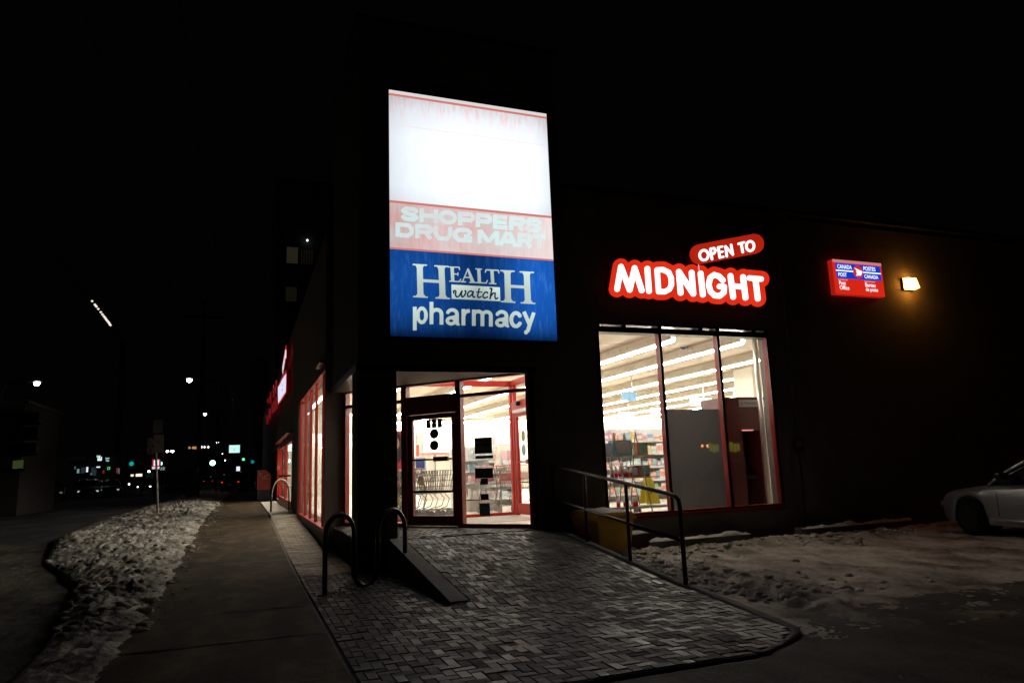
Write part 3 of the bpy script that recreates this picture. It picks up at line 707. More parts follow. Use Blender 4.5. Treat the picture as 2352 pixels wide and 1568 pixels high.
add('door_closer', MB().box(VX-0.10, VX-0.03, 13.5, VY-0.3, 2.46, 2.52), M_steel, VD)
add('operator_panel', MB().box(VX-0.06, VX-0.042, 13.40, VY-0.13, 2.5, 2.72), M_red2, VD)
add('motion_sensor', MB().box(VX-0.14, VX-0.061, 14.02, 14.12, 2.6, 2.7), M_black, VD, bevel=0.015)
for zc_, m_ in ((1.95, mat('olive_decal', (0.35, 0.33, 0.06), 0.5)), (1.66, mat('teal_decal', (0.25, 0.42, 0.42), 0.5))):
    add('round_sticker', MB().lathe((VX-0.04, 13.95, zc_), [(0.12, -0.002), (0.12, 0.002)], 24, 'x'), m_, VD)
add('pane', MB().add([(VX, 13.5, 0.55), (VX, VY-0.32, 0.55), (VX, VY-0.32, 2.38), (VX, 13.5, 2.38)], [(0, 3, 2, 1)]), M_glass2, VD)
add('pane', MB().add([(2.6, VY, 0.36), (VX-0.05, VY, 0.36), (VX-0.05, VY, 3.08), (2.6, VY, 3.08)], [(0, 1, 2, 3)]), M_glass2, VF)
add('floor_mat', MB().box(3.0, 5.3, 12.9, 14.5, 0.299, 0.306), mat('pale_mat', (0.5, 0.46, 0.4), 0.8), B)

# ---- ceiling light rows
order = ['first', 'second', 'third', 'fourth', 'fifth', 'sixth', 'seventh', 'eighth', 'ninth', 'tenth', 'eleventh', 'twelfth']
M_louvre = mat('louvre_metal', (0.50, 0.43, 0.33), 0.7)
xr = [2.25, 4.12, 6.0, 7.84, 9.5, 11.6, 13.5, 15.4, 17.3, 19.3, 21.5, 24.5]
for i, x in enumerate(xr):
    y0 = 15.2 if x < 3 else (12.7 if x < 5 else 11.6)
    if 13 < x < 15.3: y0 = 16.9
    t = thing('ceiling_light', f'fluorescent ceiling strip, {order[i]} row in from the street side', 'ceiling light', (x, y0, 3.7), 0, 'rows of fluorescent strips on the store ceiling')
    h = MB().box(x-0.07, x+0.07, y0, 34.3, 3.72, 3.852); yy = y0
    for sgn in (-1, 1): h.box(x+sgn*0.064-0.005, x+sgn*0.064+0.005, y0, 34.3, 3.66, 3.719)
    yy = y0
    while yy < min(34.2, y0+24): h.box(x-0.078, x-0.0705, yy, yy+0.10, 3.735, 3.80); yy += 0.28
    add('housing', h, M_louvre, t)
    add('tube', MB().box(x-0.026, x+0.026, y0+0.02, 34.28, 3.61, 3.64), M_tube, t)
t = thing('ceiling_light', 'fluorescent strip running crosswise along the top of the back wall', 'ceiling light', (3, 34.7, 3.7))
add('housing', MB().box(2, 29.8, 34.62, 34.9, 3.72, 3.852), M_louvre, t); add('tube', MB().box(2, 29.8, 34.65, 34.85, 3.62, 3.70), M_tube, t)
for (px, py), lab in (((725, 190), 'small black dome camera on the store ceiling seen through the middle pane'), ((870, 440), 'pale ceiling speaker dome farther back behind the middle pane')):
    p = on_z(*c4(px, py), 3.85)
    t = thing('dome_camera' if 'black' in lab else 'ceiling_speaker', lab, 'camera' if 'black' in lab else 'speaker', p)
    r = 0.09 if 'black' in lab else 0.2; q = (p.x, p.y, 3.85)
    add('dome', MB().lathe(q, [(r*0.3, -r*0.9), (r*0.75, -r*0.65), (r*0.95, -r*0.3), (r, -0.02)], 18), M_black if 'black' in lab else MATS['louvre_metal'], t, smooth=True)
    add('ring', MB().lathe(q, [(r*1.15, -0.02), (r*1.15, 0)], 18), M_white, t)

# ================================================================== STORE CONTENTS
PAL = [(0.75, 0.08, 0.06), (0.85, 0.82, 0.75), (0.1, 0.35, 0.45), (0.75, 0.35, 0.4), (0.15, 0.25, 0.55), (0.85, 0.6, 0.1), (0.35, 0.55, 0.5), (0.8, 0.75, 0.65), (0.5, 0.15, 0.25), (0.2, 0.45, 0.2), (0.8, 0.3, 0.1), (0.6, 0.75, 0.8)]
PAL = [tuple(min(0.9, c*0.75+0.22) for c in q) for q in PAL]
PN = ['red', 'cream', 'teal', 'pink', 'navy', 'amber', 'sage', 'ivory', 'plum', 'green', 'orange', 'pale blue']
PM = [mat('carton_'+n.replace(' ', '_'), c, 0.5, var=0.35, scale=22) for n, c in zip(PN, PAL)]
def gondola(name, label, x0, x1, y0, depth, zs, rows, short=''):
    t = thing(name, label, 'shelf', ((x0+x1)/2, y0, 0.3))
    add('back_panel', MB().box(x0, x1, y0+depth, y0+depth+0.03, 0.3, zs[-1]+0.35), M_white, t)
    for x in (x0, x1-0.03): add('upright', MB().box(x, x+0.03, y0+0.1, y0+depth, 0.3, zs[-1]+0.35), M_white, t)
    for z in zs:
        s_ = add('shelf', MB().box(x0+0.03, x1-0.03, y0, y0+depth, z-0.03, z), M_white, t)
        add('price_strip', MB().box(x0+0.03, x1-0.03, y0-0.012, y0-0.002, z-0.045, z+0.005), PM[random.choice([7, 1, 1, 1])], s_)
    n = 0
    ow = ['lowest', 'second', 'third', 'fourth', 'top']
    for j, z in enumerate(zs):
        if j >= rows: break
        x = x0+0.06; k = 0
        while x < x1-0.22:
            w_ = random.uniform(0.09, 0.24); h = random.uniform(0.12, 0.27); ci = random.randrange(len(PAL))
            o = thing('product_box', f'{PN[ci]} product box on the {ow[min(j, 4)]} shelf {short}', 'box', (x, y0+0.03, z), 0, 'product boxes on the store shelves')
            add('carton', MB().box(0, w_-0.012, 0, 0.14, 0.001, h), PM[ci], o, world=False)
            add('printed_label', MB().box(0.015, w_-0.027, -0.004, -0.001, h*0.3, h*0.7), PM[(ci+5) % len(PAL)], o, world=False)
            x += w_; k += 1; n += 1
    return t
gondola('shelving_unit', 'white shelving unit behind the window rack', 8.9, 11.2, 17.0, 0.45, (0.5, 0.85, 1.2, 1.55, 1.9), 5, 'behind the window rack')
gondola('shelving_unit', 'white shelving unit past the cart bay', 5.35, 7.3, 18.6, 0.45, (0.5, 0.85, 1.2, 1.5), 4, 'past the cart bay')
gondola('shelving_unit', 'low white shelving beside the checkout', 11.4, 13.0, 20.5, 0.45, (0.5, 0.9, 1.3, 1.7), 4, 'farther back in the window')
gondola('shelving_unit', 'yellow fronted shelf behind the narrow sidelight', 3.05, 3.75, 16.2, 0.3, (0.55, 0.95, 1.25), 0)
MY = mat('yellow_plastic', (0.85, 0.68, 0.03), 0.45, var=0.1)
for z, r_ in ((0.55, 'lowest'), (0.95, 'middle'), (1.25, 'upper')):
    for k in range(3):
        o = thing('yellow_bin', f'yellow product bin, {["left", "centre", "right"][k]} on the {r_} shelf behind the sidelight', 'bin', (3.1+k*0.21, 16.22, z), 0, 'yellow product bins')
        add('tub', MB().taper(0.09, 0.08, 0.001, 0.2, 0.08, 0.07, 0.095, 0.08), MY, o, world=False); add('front_card', MB().box(0.03, 0.15, -0.012, -0.008, 0.05, 0.16), PM[1], o, world=False)
# poster banner over the yellow shelf
p0 = on_y(*c3(170, 600), 16.0); p1 = on_y(*c3(250, 925), 16.0)
t = thing('poster', 'hanging poster of a dark haired woman on red and teal', 'poster', (p1.x, 16.0, p1.z))
W_ = p1.x-p0.x; xa = p0.x-0.15; xb = p1.x
add('red_sheet', MB().box(xa, xb, 16.0, 16.02, p1.z, p0.z), mat('poster_red', (0.55, 0.04, 0.04), 0.6), t)
add('teal_area', MB().box(xa, xb, 15.99, 15.997, p1.z+0.3*(p0.z-p1.z), p1.z+0.85*(p0.z-p1.z)), mat('poster_teal', (0.25, 0.42, 0.45), 0.6), t)
hx = xa+(xb-xa)*0.45; hz = p1.z+0.62*(p0.z-p1.z)
def disc(cx, cz, rx, rz_, y, th=0.004):
    n = 24; vs_ = [(cx+rx*math.cos(2*math.pi*k/n), y+d, cz+rz_*math.sin(2*math.pi*k/n)) for d in (0, th) for k in range(n)]
    return MB().add(vs_, [tuple(range(n)), tuple(reversed(range(n, 2*n)))]+[(k, (k+1) % n, n+(k+1) % n, n+k) for k in range(n)])
add('hair_print', disc(hx, hz-0.05, 0.15, 0.34, 15.982), mat('poster_black', (0.02, 0.015, 0.015), 0.6), t)
add('face_print', disc(hx-0.02, hz+0.03, 0.085, 0.13, 15.974), mat('poster_skin', (0.6, 0.33, 0.22), 0.6), t)
# pinboard and panels on the back wall
def board(px0, py0, px1, py1, Y, name, label, cat, m, m2=None):
    a = on_y(*c3(px0, py0), Y); b = on_y(*c3(px1, py1), Y); t = thing(name, label, cat, ((a.x+b.x)/2, Y, b.z))
    add('panel', MB().box(a.x, b.x, Y, Y+0.04, b.z, a.z), m, t)
    if m2: add('frame', MB().box(a.x-0.05, b.x+0.05, Y+0.045, Y+0.07, b.z-0.05, a.z+0.05), m2, t)
    return t, a, b
board(345, 620, 398, 830, 33.5, 'pinboard', 'grey framed notice board far back behind the door glass', 'notice board', mat('board_grey', (0.5, 0.48, 0.45), 0.7), M_steel)
board(343, 720, 368, 818, 33.2, 'wall_board', 'small red panel on the back wall behind the door', 'panel', mat('panel_red', (0.7, 0.06, 0.04), 0.6), PM[1])
board(343, 850, 412, 918, 17.0, 'blue_box_sign', 'navy sign board above the nested carts', 'sign', mat('navy_board', (0.03, 0.06, 0.22), 0.5), PM[4])
board(412, 795, 680, 806, 33.4, 'red_shelf_header', 'long thin red shelf header across the back wall', 'header', PM[0], PM[1])
board(762, 788, 835, 822, 30.0, 'red_header_sign', 'red header sign left of the dark window notice', 'sign', PM[0], PM[1])
board(995, 670, 1020, 735, 26.0, 'price_sign', 'small red and white price sign right of the dark notice', 'sign', PM[3], PM[1])
board(1045, 720, 1135, 735, 24.0, 'red_shelf_header', 'short red shelf header beside the vestibule post', 'header', PM[0], PM[1])
board(1000, 735, 1045, 790, 25.0, 'price_sign', 'pink price sign just above the magazine stand', 'sign', PM[3], PM[1])
# low checkout counter
t = thing('checkout_counter', 'pale checkout counter standing behind the shopping carts', 'counter', (6.2, 24, 0.3))
a = on_y(*c3(425, 800), 24); b = on_y(*c3(670, 930), 24)
add('counter_body', MB().box(a.x, b.x, 24, 24.7, 0.3, a.z), mat('counter_cream', (0.72, 0.66, 0.56), 0.5), t); add('counter_top', MB().box(a.x-0.05, b.x+0.05, 23.95, 24.75, a.z+0.001, a.z+0.05), PM[0], t)
add('side_panel', MB().box(a.x+0.3, a.x+0.34, 23.96, 23.998, 0.5, a.z-0.02), M_steel, t)
# tiered display with cartons in the doorway (teal over pink)
a = on_y(*c3(775, 800), 16.6); b = on_y(*c3(1010, 1215), 16.6)
t = thing('tiered_display', 'white tiered display stand behind the entrance pane', 'display stand', ((a.x+b.x)/2, 16.6, 0.3))
tz = [0.62, 0.98, 1.25, 1.52]
add('plinth', MB().box(a.x, b.x, 16.5, 17.0, 0.3, 0.56), mat('grey_plinth', (0.4, 0.38, 0.35), 0.6), t)
for z in tz: add('tier', MB().box(a.x, b.x, 16.5, 16.95, z-0.03, z), M_white, t)
add('rear_panel', MB().box(a.x, b.x, 16.96, 16.99, 0.56, 1.85), M_white, t)
cols = [[1, 7, 6], [3, 8, 3], [2, 6, 11], [6, 2, 11]]
for j, z in enumerate(tz):
    x = a.x+0.03; k = 0
    while x < b.x-0.1:
        w_ = random.uniform(0.07, 0.16); ci = random.choice(cols[j])
        o = thing('product_carton', f'{PN[ci]} carton on the {["lowest", "second", "third", "top"][j]} tier of the entrance display', 'carton', (x, 16.55, z), 0, 'cartons on the entrance display')
        add('carton', MB().box(0, w_-0.01, 0, 0.12, 0.001, random.uniform(0.14, 0.22)), PM[ci], o, world=False)
        x += w_
# magazine stand, tilted
a = on_y(*c3(1030, 720), 16.0); b = on_y(*c3(1130, 920), 16.0)
t = thing('magazine_stand', 'tilted magazine stand with pink covers behind the entrance', 'magazine stand', ((a.x+b.x)/2, 16.0, 0.3))
mb = MB().add([(a.x-0.12, 15.9, b.z), (b.x+0.3, 15.9, b.z-0.1), (b.x+0.35, 16.3, a.z), (a.x+0.12, 16.3, a.z)], [(0, 1, 2, 3)]); mb.add([(a.x-0.12, 15.93, b.z-.03), (b.x+0.3, 15.93, b.z-0.13), (b.x+0.35, 16.33, a.z-.03), (a.x+0.12, 16.33, a.z-.03)], [(3, 2, 1, 0)])
add('tray', mb, mat('tray_cream', (0.8, 0.74, 0.62), 0.5), t)
add('leg', MB().tube([(a.x+0.1, 16.1, 0.3), (a.x+0.1, 16.1, b.z)], 0.02), M_steel, t); add('leg', MB().tube([(b.x+0.2, 16.1, 0.3), (b.x+0.2, 16.1, b.z-0.05)], 0.02), M_steel, t)
for k in range(3):
    u = k*0.17; yy = 15.86+0.03*k
    o = thing('magazine', f'{["pink", "plum", "orange"][k]} magazine, {["left", "middle", "right"][k]} on the tilted stand', 'magazine', (a.x+0.1+u, yy, b.z+0.05), 0, 'magazines on the stand')
    add('cover', MB().add([(0, 0.03, 0), (0.14, 0.03, -0.02), (0.17, 0.27, 0.36), (0.03, 0.27, 0.38)], [(0, 1, 2, 3)]), PM[[3, 8, 10][k]], o, world=False)
    add('cover_band', MB().add([(0.005, 0.03, 0.05), (0.145, 0.03, 0.03), (0.155, 0.1, 0.13), (0.012, 0.1, 0.15)], [(0, 1, 2, 3)]), PM[1], o, world=False)

# shopping carts: wire basket, frame, handle, wheels
def make_cart(label):
    t = thing('shopping_cart', label, 'shopping cart', (0, 0, 0.3))
    wire = MB(); r = 0.0045
    def ring(z, x0, x1, w_): 
        wire.tube([(x0, -w_, z), (x1, -w_*0.82, z), (x1, w_*0.82, z), (x0, w_, z), (x0, -w_, z)], 0.006, 5)
    L0, L1 = 0.0, 0.85
    ring(1.0, L0, L1, 0.27); ring(0.55, L0+0.1, L1-0.12, 0.22)
    for z, q in ((0.9, 0.2), (0.78, 0.45), (0.66, 0.72)):
        x0 = L0+0.1*q; x1 = L1-0.12*q; w_ = 0.27-0.05*q; wire.tube([(x0, -w_, z), (x1, -w_*0.82, z), (x1, w_*0.82, z), (x0, w_, z)], r, 4)
    for sgn in (-1, 1):
        for k in range(15):
            u = k/14; wire.tube([(L0+u*(L1-L0), sgn*(0.27-0.048*u), 1.0), (L0+0.1+u*(L1-L0-0.22), sgn*(0.22-0.04*u), 0.55)], r, 4)
    for k in range(7):
        v = -1+2*k/6; wire.tube([(L1, v*0.22, 1.0), (L1-0.12, v*0.18, 0.55), (L0+0.1, v*0.22, 0.55)], r, 4)
        wire.tube([(L0, v*0.27, 1.0), (L0+0.1, v*0.22, 0.55)], r, 4)
    add('basket', wire, mat('cart_wire', (0.20, 0.19, 0.18), 0.45, metal=0.5), t, world=False)
    fr = MB()
    for sgn in (-1, 1):
        fr.tube([(0.0, sgn*0.27, 1.04), (0.0, sgn*0.26, 0.98), (0.12, sgn*0.24, 0.52), (0.06, sgn*0.25, 0.35), (0.02, sgn*0.26, 0.17), (0.75, sgn*0.2, 0.17)], 0.012, 6)
        fr.tube([(0.5, sgn*0.2, 0.54), (0.62, sgn*0.21, 0.40), (0.56, sgn*0.21, 0.24), (0.40, sgn*0.21, 0.19)], 0.010, 6)
    fr.tube([(0.75, -0.2, 0.17), (0.75, 0.2, 0.17)], 0.012, 6); fr.tube([(0.12, -0.24, 0.52), (0.75, -0.18, 0.535), (0.75, 0.18, 0.535), (0.12, 0.24, 0.52)], 0.012, 6)
    add('chassis', fr, MATS['cart_wire'], t, world=False)
    add('handle', MB().tube([(-0.02, -0.28, 1.05), (-0.02, 0.28, 1.05)], 0.016, 8), PM[0], t, world=False)
    add('child_seat', MB().box(0.04, 0.05, -0.2, 0.2, 0.70, 0.88), mat('seat_red', (0.45, 0.05, 0.04), 0.5), t, world=False)
    for x, y in ((0.03, -0.26), (0.03, 0.26), (0.72, -0.2), (0.72, 0.2)):
        add('wheel', MB().lathe((x, y, 0.08), [(0.035, -0.014), (0.077, -0.012), (0.08, 0), (0.077, 0.012), (0.035, 0.014)], 16, 'y'), mat('wheel_grey', (0.22, 0.21, 0.2), 0.6), t, world=False)
    return t
cart0 = make_cart('shopping cart at the rear left end of the nested row behind the door')
nest = ['shopping cart at the left end of the nested row behind the door', 'second shopping cart from the left of the nested row', 'third shopping cart from the left of the nested row', 'fourth shopping cart from the left of the nested row', 'front shopping cart at the right end of the nested row']
for k in range(5):
    o = cart0 if k == 0 else dup(cart0); o.location = (on_y(*c3(690, 1000), 15.25).x-0.86-0.25*(4-k), 15.25, 0.3); o.rotation_euler.z = 0.0; o['label'] = nest[k]; o['group'] = 'shopping carts nested behind the door'
for k, lab in enumerate(('shopping cart loaded behind the tiered display', 'shopping cart half hidden by the vestibule post', 'shopping cart seen through the red vestibule door')):
    o = dup(cart0); o.location = (5.35+0.42*k, 16.0-0.12*k, 0.3); o.rotation_euler.z = math.radians(-70+8*k); o['label'] = lab; o['group'] = 'shopping carts by the vestibule door'

# window rack: A-frame ladders with shelves, gifts and bottles
Yr = 12.0
t = thing('window_rack', 'steel A-frame rack standing inside the left pane of the window', 'rack', (6.9, Yr, 0.3))
def xz(px, py, Y=Yr): p = on_y(*c4(px, py), Y); return p.x, p.z
sh = [(xz(145, 985), xz(480, 975)), (xz(155, 1145), xz(515, 1128)), (xz(165, 1362), xz(530, 1335))]
for (xa, za), (xb, zb_) in sh:
    z = (za+zb_)/2; add('rack_shelf', MB().box(xa-0.25, xb, Yr-0.18, Yr+0.18, z-0.02, z), M_steel, t)
for ax, az in (xz(175, 820), xz(330, 815)):
    add('ladder', MB().tube([(ax-0.22, Yr-0.21, 0.3), (ax, Yr-0.21, az)], 0.012).tube([(ax+0.28, Yr-0.21, 0.3), (ax, Yr-0.21, az)], 0.012), M_steel, t)
    add('ladder', MB().tube([(ax-0.22, Yr+0.21, 0.3), (ax, Yr+0.21, az)], 0.012).tube([(ax+0.28, Yr+0.21, 0.3), (ax, Yr+0.21, az)], 0.012), M_steel, t)
zs3 = [(a[1]+b[1])/2 for a, b in sh]
def gift(px0, px1, py0, zi, name, label, mbody, mlab, rot=0.0, y=Yr-0.1):
    xa = xz(px0, py0, y)[0]; xb, zt_ = xz(px1, py0, y); z = zs3[zi]
    o = thing(name, label, 'box', ((xa+xb)/2, y, z)); w_ = (xb-xa)/2; h = zt_-z
    add('carton', MB().box(-w_, w_, 0, 0.16, 0.001, h), mbody, o, world=False); add('front_print', MB().box(-w_*0.55, w_*0.85, -0.006, -0.002, h*0.15, h*0.9), mlab, o, world=False); return o
gift(205, 345, 868, 0, 'gift_box', 'big teal gift box in the middle of the top rack shelf', mat('gift_teal', (0.10, 0.26, 0.30), 0.4, var=0.4, scale=14), mat('gift_grey', (0.30, 0.28, 0.26), 0.3, var=0.5, scale=20))
gift(150, 195, 893, 0, 'gift_box', 'narrow grey boxed gift at the left of the top rack shelf', mat('gift_ash', (0.4, 0.38, 0.36), 0.5, var=0.4), PM[4])
gift(385, 460, 885, 0, 'gift_box', 'orange and green gift box at the right of the top rack shelf', mat('gift_orange', (0.45, 0.13, 0.03), 0.5, var=0.5, scale=18), mat('gift_green', (0.10, 0.25, 0.20), 0.5))
gift(395, 478, 1050, 1, 'gift_box', 'brown and green gift box on the middle rack shelf', mat('gift_brown', (0.28, 0.06, 0.03), 0.5, var=0.5, scale=18), MATS['gift_green'])
gift(345, 390, 1060, 1, 'gift_box', 'small dark green gift box beside the bottles on the middle shelf', mat('gift_dark', (0.06, 0.14, 0.12), 0.5, var=0.4), PM[8])
def bottle():
    o = thing('bottle', 'x', 'bottle', (0, 0, 0), 0, 'red and white bottles on the window rack')
    add('liquid', MB().lathe((0, 0, 0.002), [(0.033, 0), (0.035, 0.01), (0.035, 0.075)], 14), mat('red_liquid', (0.55, 0.02, 0.04), 0.25), o, smooth=False, world=False)
    add('flask', MB().lathe((0, 0, 0.078), [(0.035, 0), (0.035, 0.045), (0.026, 0.075), (0.012, 0.09), (0.012, 0.1)], 14), mat('white_flask', (0.75, 0.68, 0.64), 0.3), o, smooth=True, world=False)
    add('cap', MB().lathe((0, 0, 0.179), [(0.018, 0), (0.018, 0.03)], 12), PM[0], o, world=False)
    return o
b0 = bottle(); first = True
ordw = ['first', 'second', 'third', 'fourth', 'fifth', 'sixth']
for zi, xs_, nm in ((1, (205, 228, 262, 285, 312, 338), 'middle'), (2, (238, 282, 300, 345, 368), 'lowest')):
    for k, px in enumerate(xs_):
        o = b0 if first else dup(b0); first = False
        o.location = (xz(px, 1140, Yr-0.08)[0], Yr-0.08-0.03*(k % 2), zs3[zi]); o['label'] = f'red and white bottle, {ordw[k]} from the left on the {nm} rack shelf'
# bench behind rack bottom
t = thing('low_bench', 'low dark bench along the foot of the window rack', 'bench', (7.2, 12.5, 0.3))
add('seat', MB().box(6.3, 8.3, 12.4, 12.7, 0.42, 0.47), M_steel, t)
for x in (6.45, 7.3, 8.1): add('leg', MB().box(x, x+0.05, 12.45, 12.65, 0.3, 0.42), M_black, t)
# wet floor sign
xa, za = xz(450, 1140, 12.3); xb, zb_ = xz(480, 1330, 12.3)
t = thing('wet_floor_sign', 'bright yellow wet floor sign behind the handrail', 'floor sign', (xb, 12.3, zb_))
h = za-zb_
for sgn in (-1, 1):
    add('panel', MB().add([(xb-0.16, 12.3+sgn*0.14, zb_), (xb+0.16, 12.3+sgn*0.14, zb_), (xb+0.16, 12.32+sgn*0.14, zb_), (xb-0.16, 12.32+sgn*0.14, zb_), (xb-0.09, 12.3+sgn*0.01, za), (xb+0.06, 12.3+sgn*0.01, za), (xb+0.06, 12.315+sgn*0.01, za), (xb-0.09, 12.315+sgn*0.01, za)],
        [(0, 1, 5, 4), (1, 2, 6, 5), (2, 3, 7, 6), (3, 0, 4, 7), (4, 5, 6, 7), (3, 2, 1, 0)]), MY, t)
add('pictogram', disc(xb-0.03, zb_+h*0.45, 0.03, 0.045, 12.19, 0.003), mat('sign_amber', (0.5, 0.33, 0.02), 0.5), t)
# grey partition and banking kiosk
M_part = mat('grey_partition', (0.15, 0.145, 0.15), 0.35, var=0.06, scale=1.5)
a = on_y(*c4(597, 648), 11.9); b = on_y(*c4(985, 645), 11.9)
t = thing('partition_panel', 'tall plain grey panel standing behind the middle pane', 'panel', (a.x, 11.9, 0.3))
add('sheet', MB().box(a.x, b.x+0.08, 11.9, 11.96, 0.31, a.z), M_part, t); add('edge_trim', MB().box(a.x-0.025, a.x-0.001, 11.89, 11.97, 0.31, a.z+0.01), mat('trim_cream', (0.7, 0.62, 0.52), 0.4), t)
k0 = on_y(*c4(1018, 558), 11.8); k1 = on_y(*c4(1310, 558), 11.8)
t = thing('banking_kiosk', 'dark red banking kiosk with a black recess behind the right pane', 'kiosk', (k0.x, 11.8, 0.3))
M_kio = mat('kiosk_red', (0.07, 0.006, 0.005), 0.4, var=0.1)
r0 = on_y(*c4(1145, 800), 11.8); r1 = on_y(*c4(1275, 820), 11.8)
kb_ = MB().box(k0.x, r0.x, 11.8, 12.6, 0.3, k0.z).box(r1.x, k1.x, 11.8, 12.6, 0.3, k0.z).box(r0.x, r1.x, 11.8, 12.6, r0.z, k0.z).box(r0.x, r1.x, 12.3, 12.6, 0.3, r0.z)
add('cabinet', kb_, M_kio, t)
add('recess_screen', MB().box(r0.x+0.03, r1.x-0.03, 12.25, 12.297, 1.0, 1.6), M_black, t); add('keypad_shelf', MB().box(r0.x+0.01, r1.x-0.01, 12.0, 12.297, 0.9, 0.98), M_black, t)
add('recess_lamp', MB().box(r0.x, r0.x+0.28, 11.79, 11.798, r0.z-0.01, r0.z+0.015), emit('kiosk_lamp', (1.0, 0.3, 0.3), 0.9), t)
s0_ = on_y(*c4(1125, 578), 11.78); s1_ = on_y(*c4(1312, 628), 11.78)
sp = add('sign_plate', MB().box(s0_.x, s1_.x, 11.78, 11.798, s1_.z, s0_.z), mat('plate_grey', (0.42, 0.40, 0.38), 0.5), t)
M_ink = mat('ink', (0.06, 0.02, 0.02), 0.5)
ww = s1_.x-s0_.x; hh = s0_.z-s1_.z
text_fit('lettering', 'FINANCIAL', M_ink, sp, s0_.x+ww*0.2, s1_.x-ww*0.03, s1_.z+hh*0.32, s1_.z+hh*0.72, 11.777, offset=0.012)
sx, sz = s0_.x+ww*0.09, s1_.z+hh*0.5; rr = hh*0.26
trace([('e', 0, 0, 1.0, 1.0, 0.12), ('s', -0.35, 0.0, 0.35, 0.0, 0.1), ('s', 0, -0.5, 0, 0.5, 0.1)], 0, 0.08, lambda x, y, d: (sx+x*rr, 11.777+d, sz-y*rr), 0.002, mbq := MB())
add('emblem', mbq, M_ink, sp)
# hanging aisle signs
def aisle(px0, py0, px1, py1, Y, label, m):
    a = on_y(*c4(px0, py0), Y); b = on_y(*c4(px1, py1), Y)
    t = thing('aisle_sign', label, 'hanging sign', ((a.x+b.x)/2, Y, b.z)); add('board', MB().box(a.x, b.x, Y, Y+0.03, b.z, a.z), m, t)
    add('hanger', MB().tube([((a.x+b.x)/2+0.1, Y, a.z), ((a.x+b.x)/2+0.1, Y, 3.85)], 0.012, 6), M_white, t); return t
aisle(275, 520, 385, 585, 18.0, 'pale blue hanging aisle sign in the left pane', mat('aisle_blue', (0.25, 0.5, 0.8), 0.5, var=0.3, scale=10))
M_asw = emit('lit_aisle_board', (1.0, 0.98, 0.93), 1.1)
aisle(250, 668, 365, 705, 24.0, 'white hanging aisle sign low in the left pane', M_asw)
aisle(486, 635, 552, 682, 23.0, 'white hanging aisle sign beside the first mullion', M_asw)
aisle(770, 565, 932, 620, 19.0, 'wide white hanging aisle sign above the grey panel', M_asw)
aisle(1088, 515, 1192, 555, 20.0, 'white hanging aisle sign above the red kiosk', M_asw)

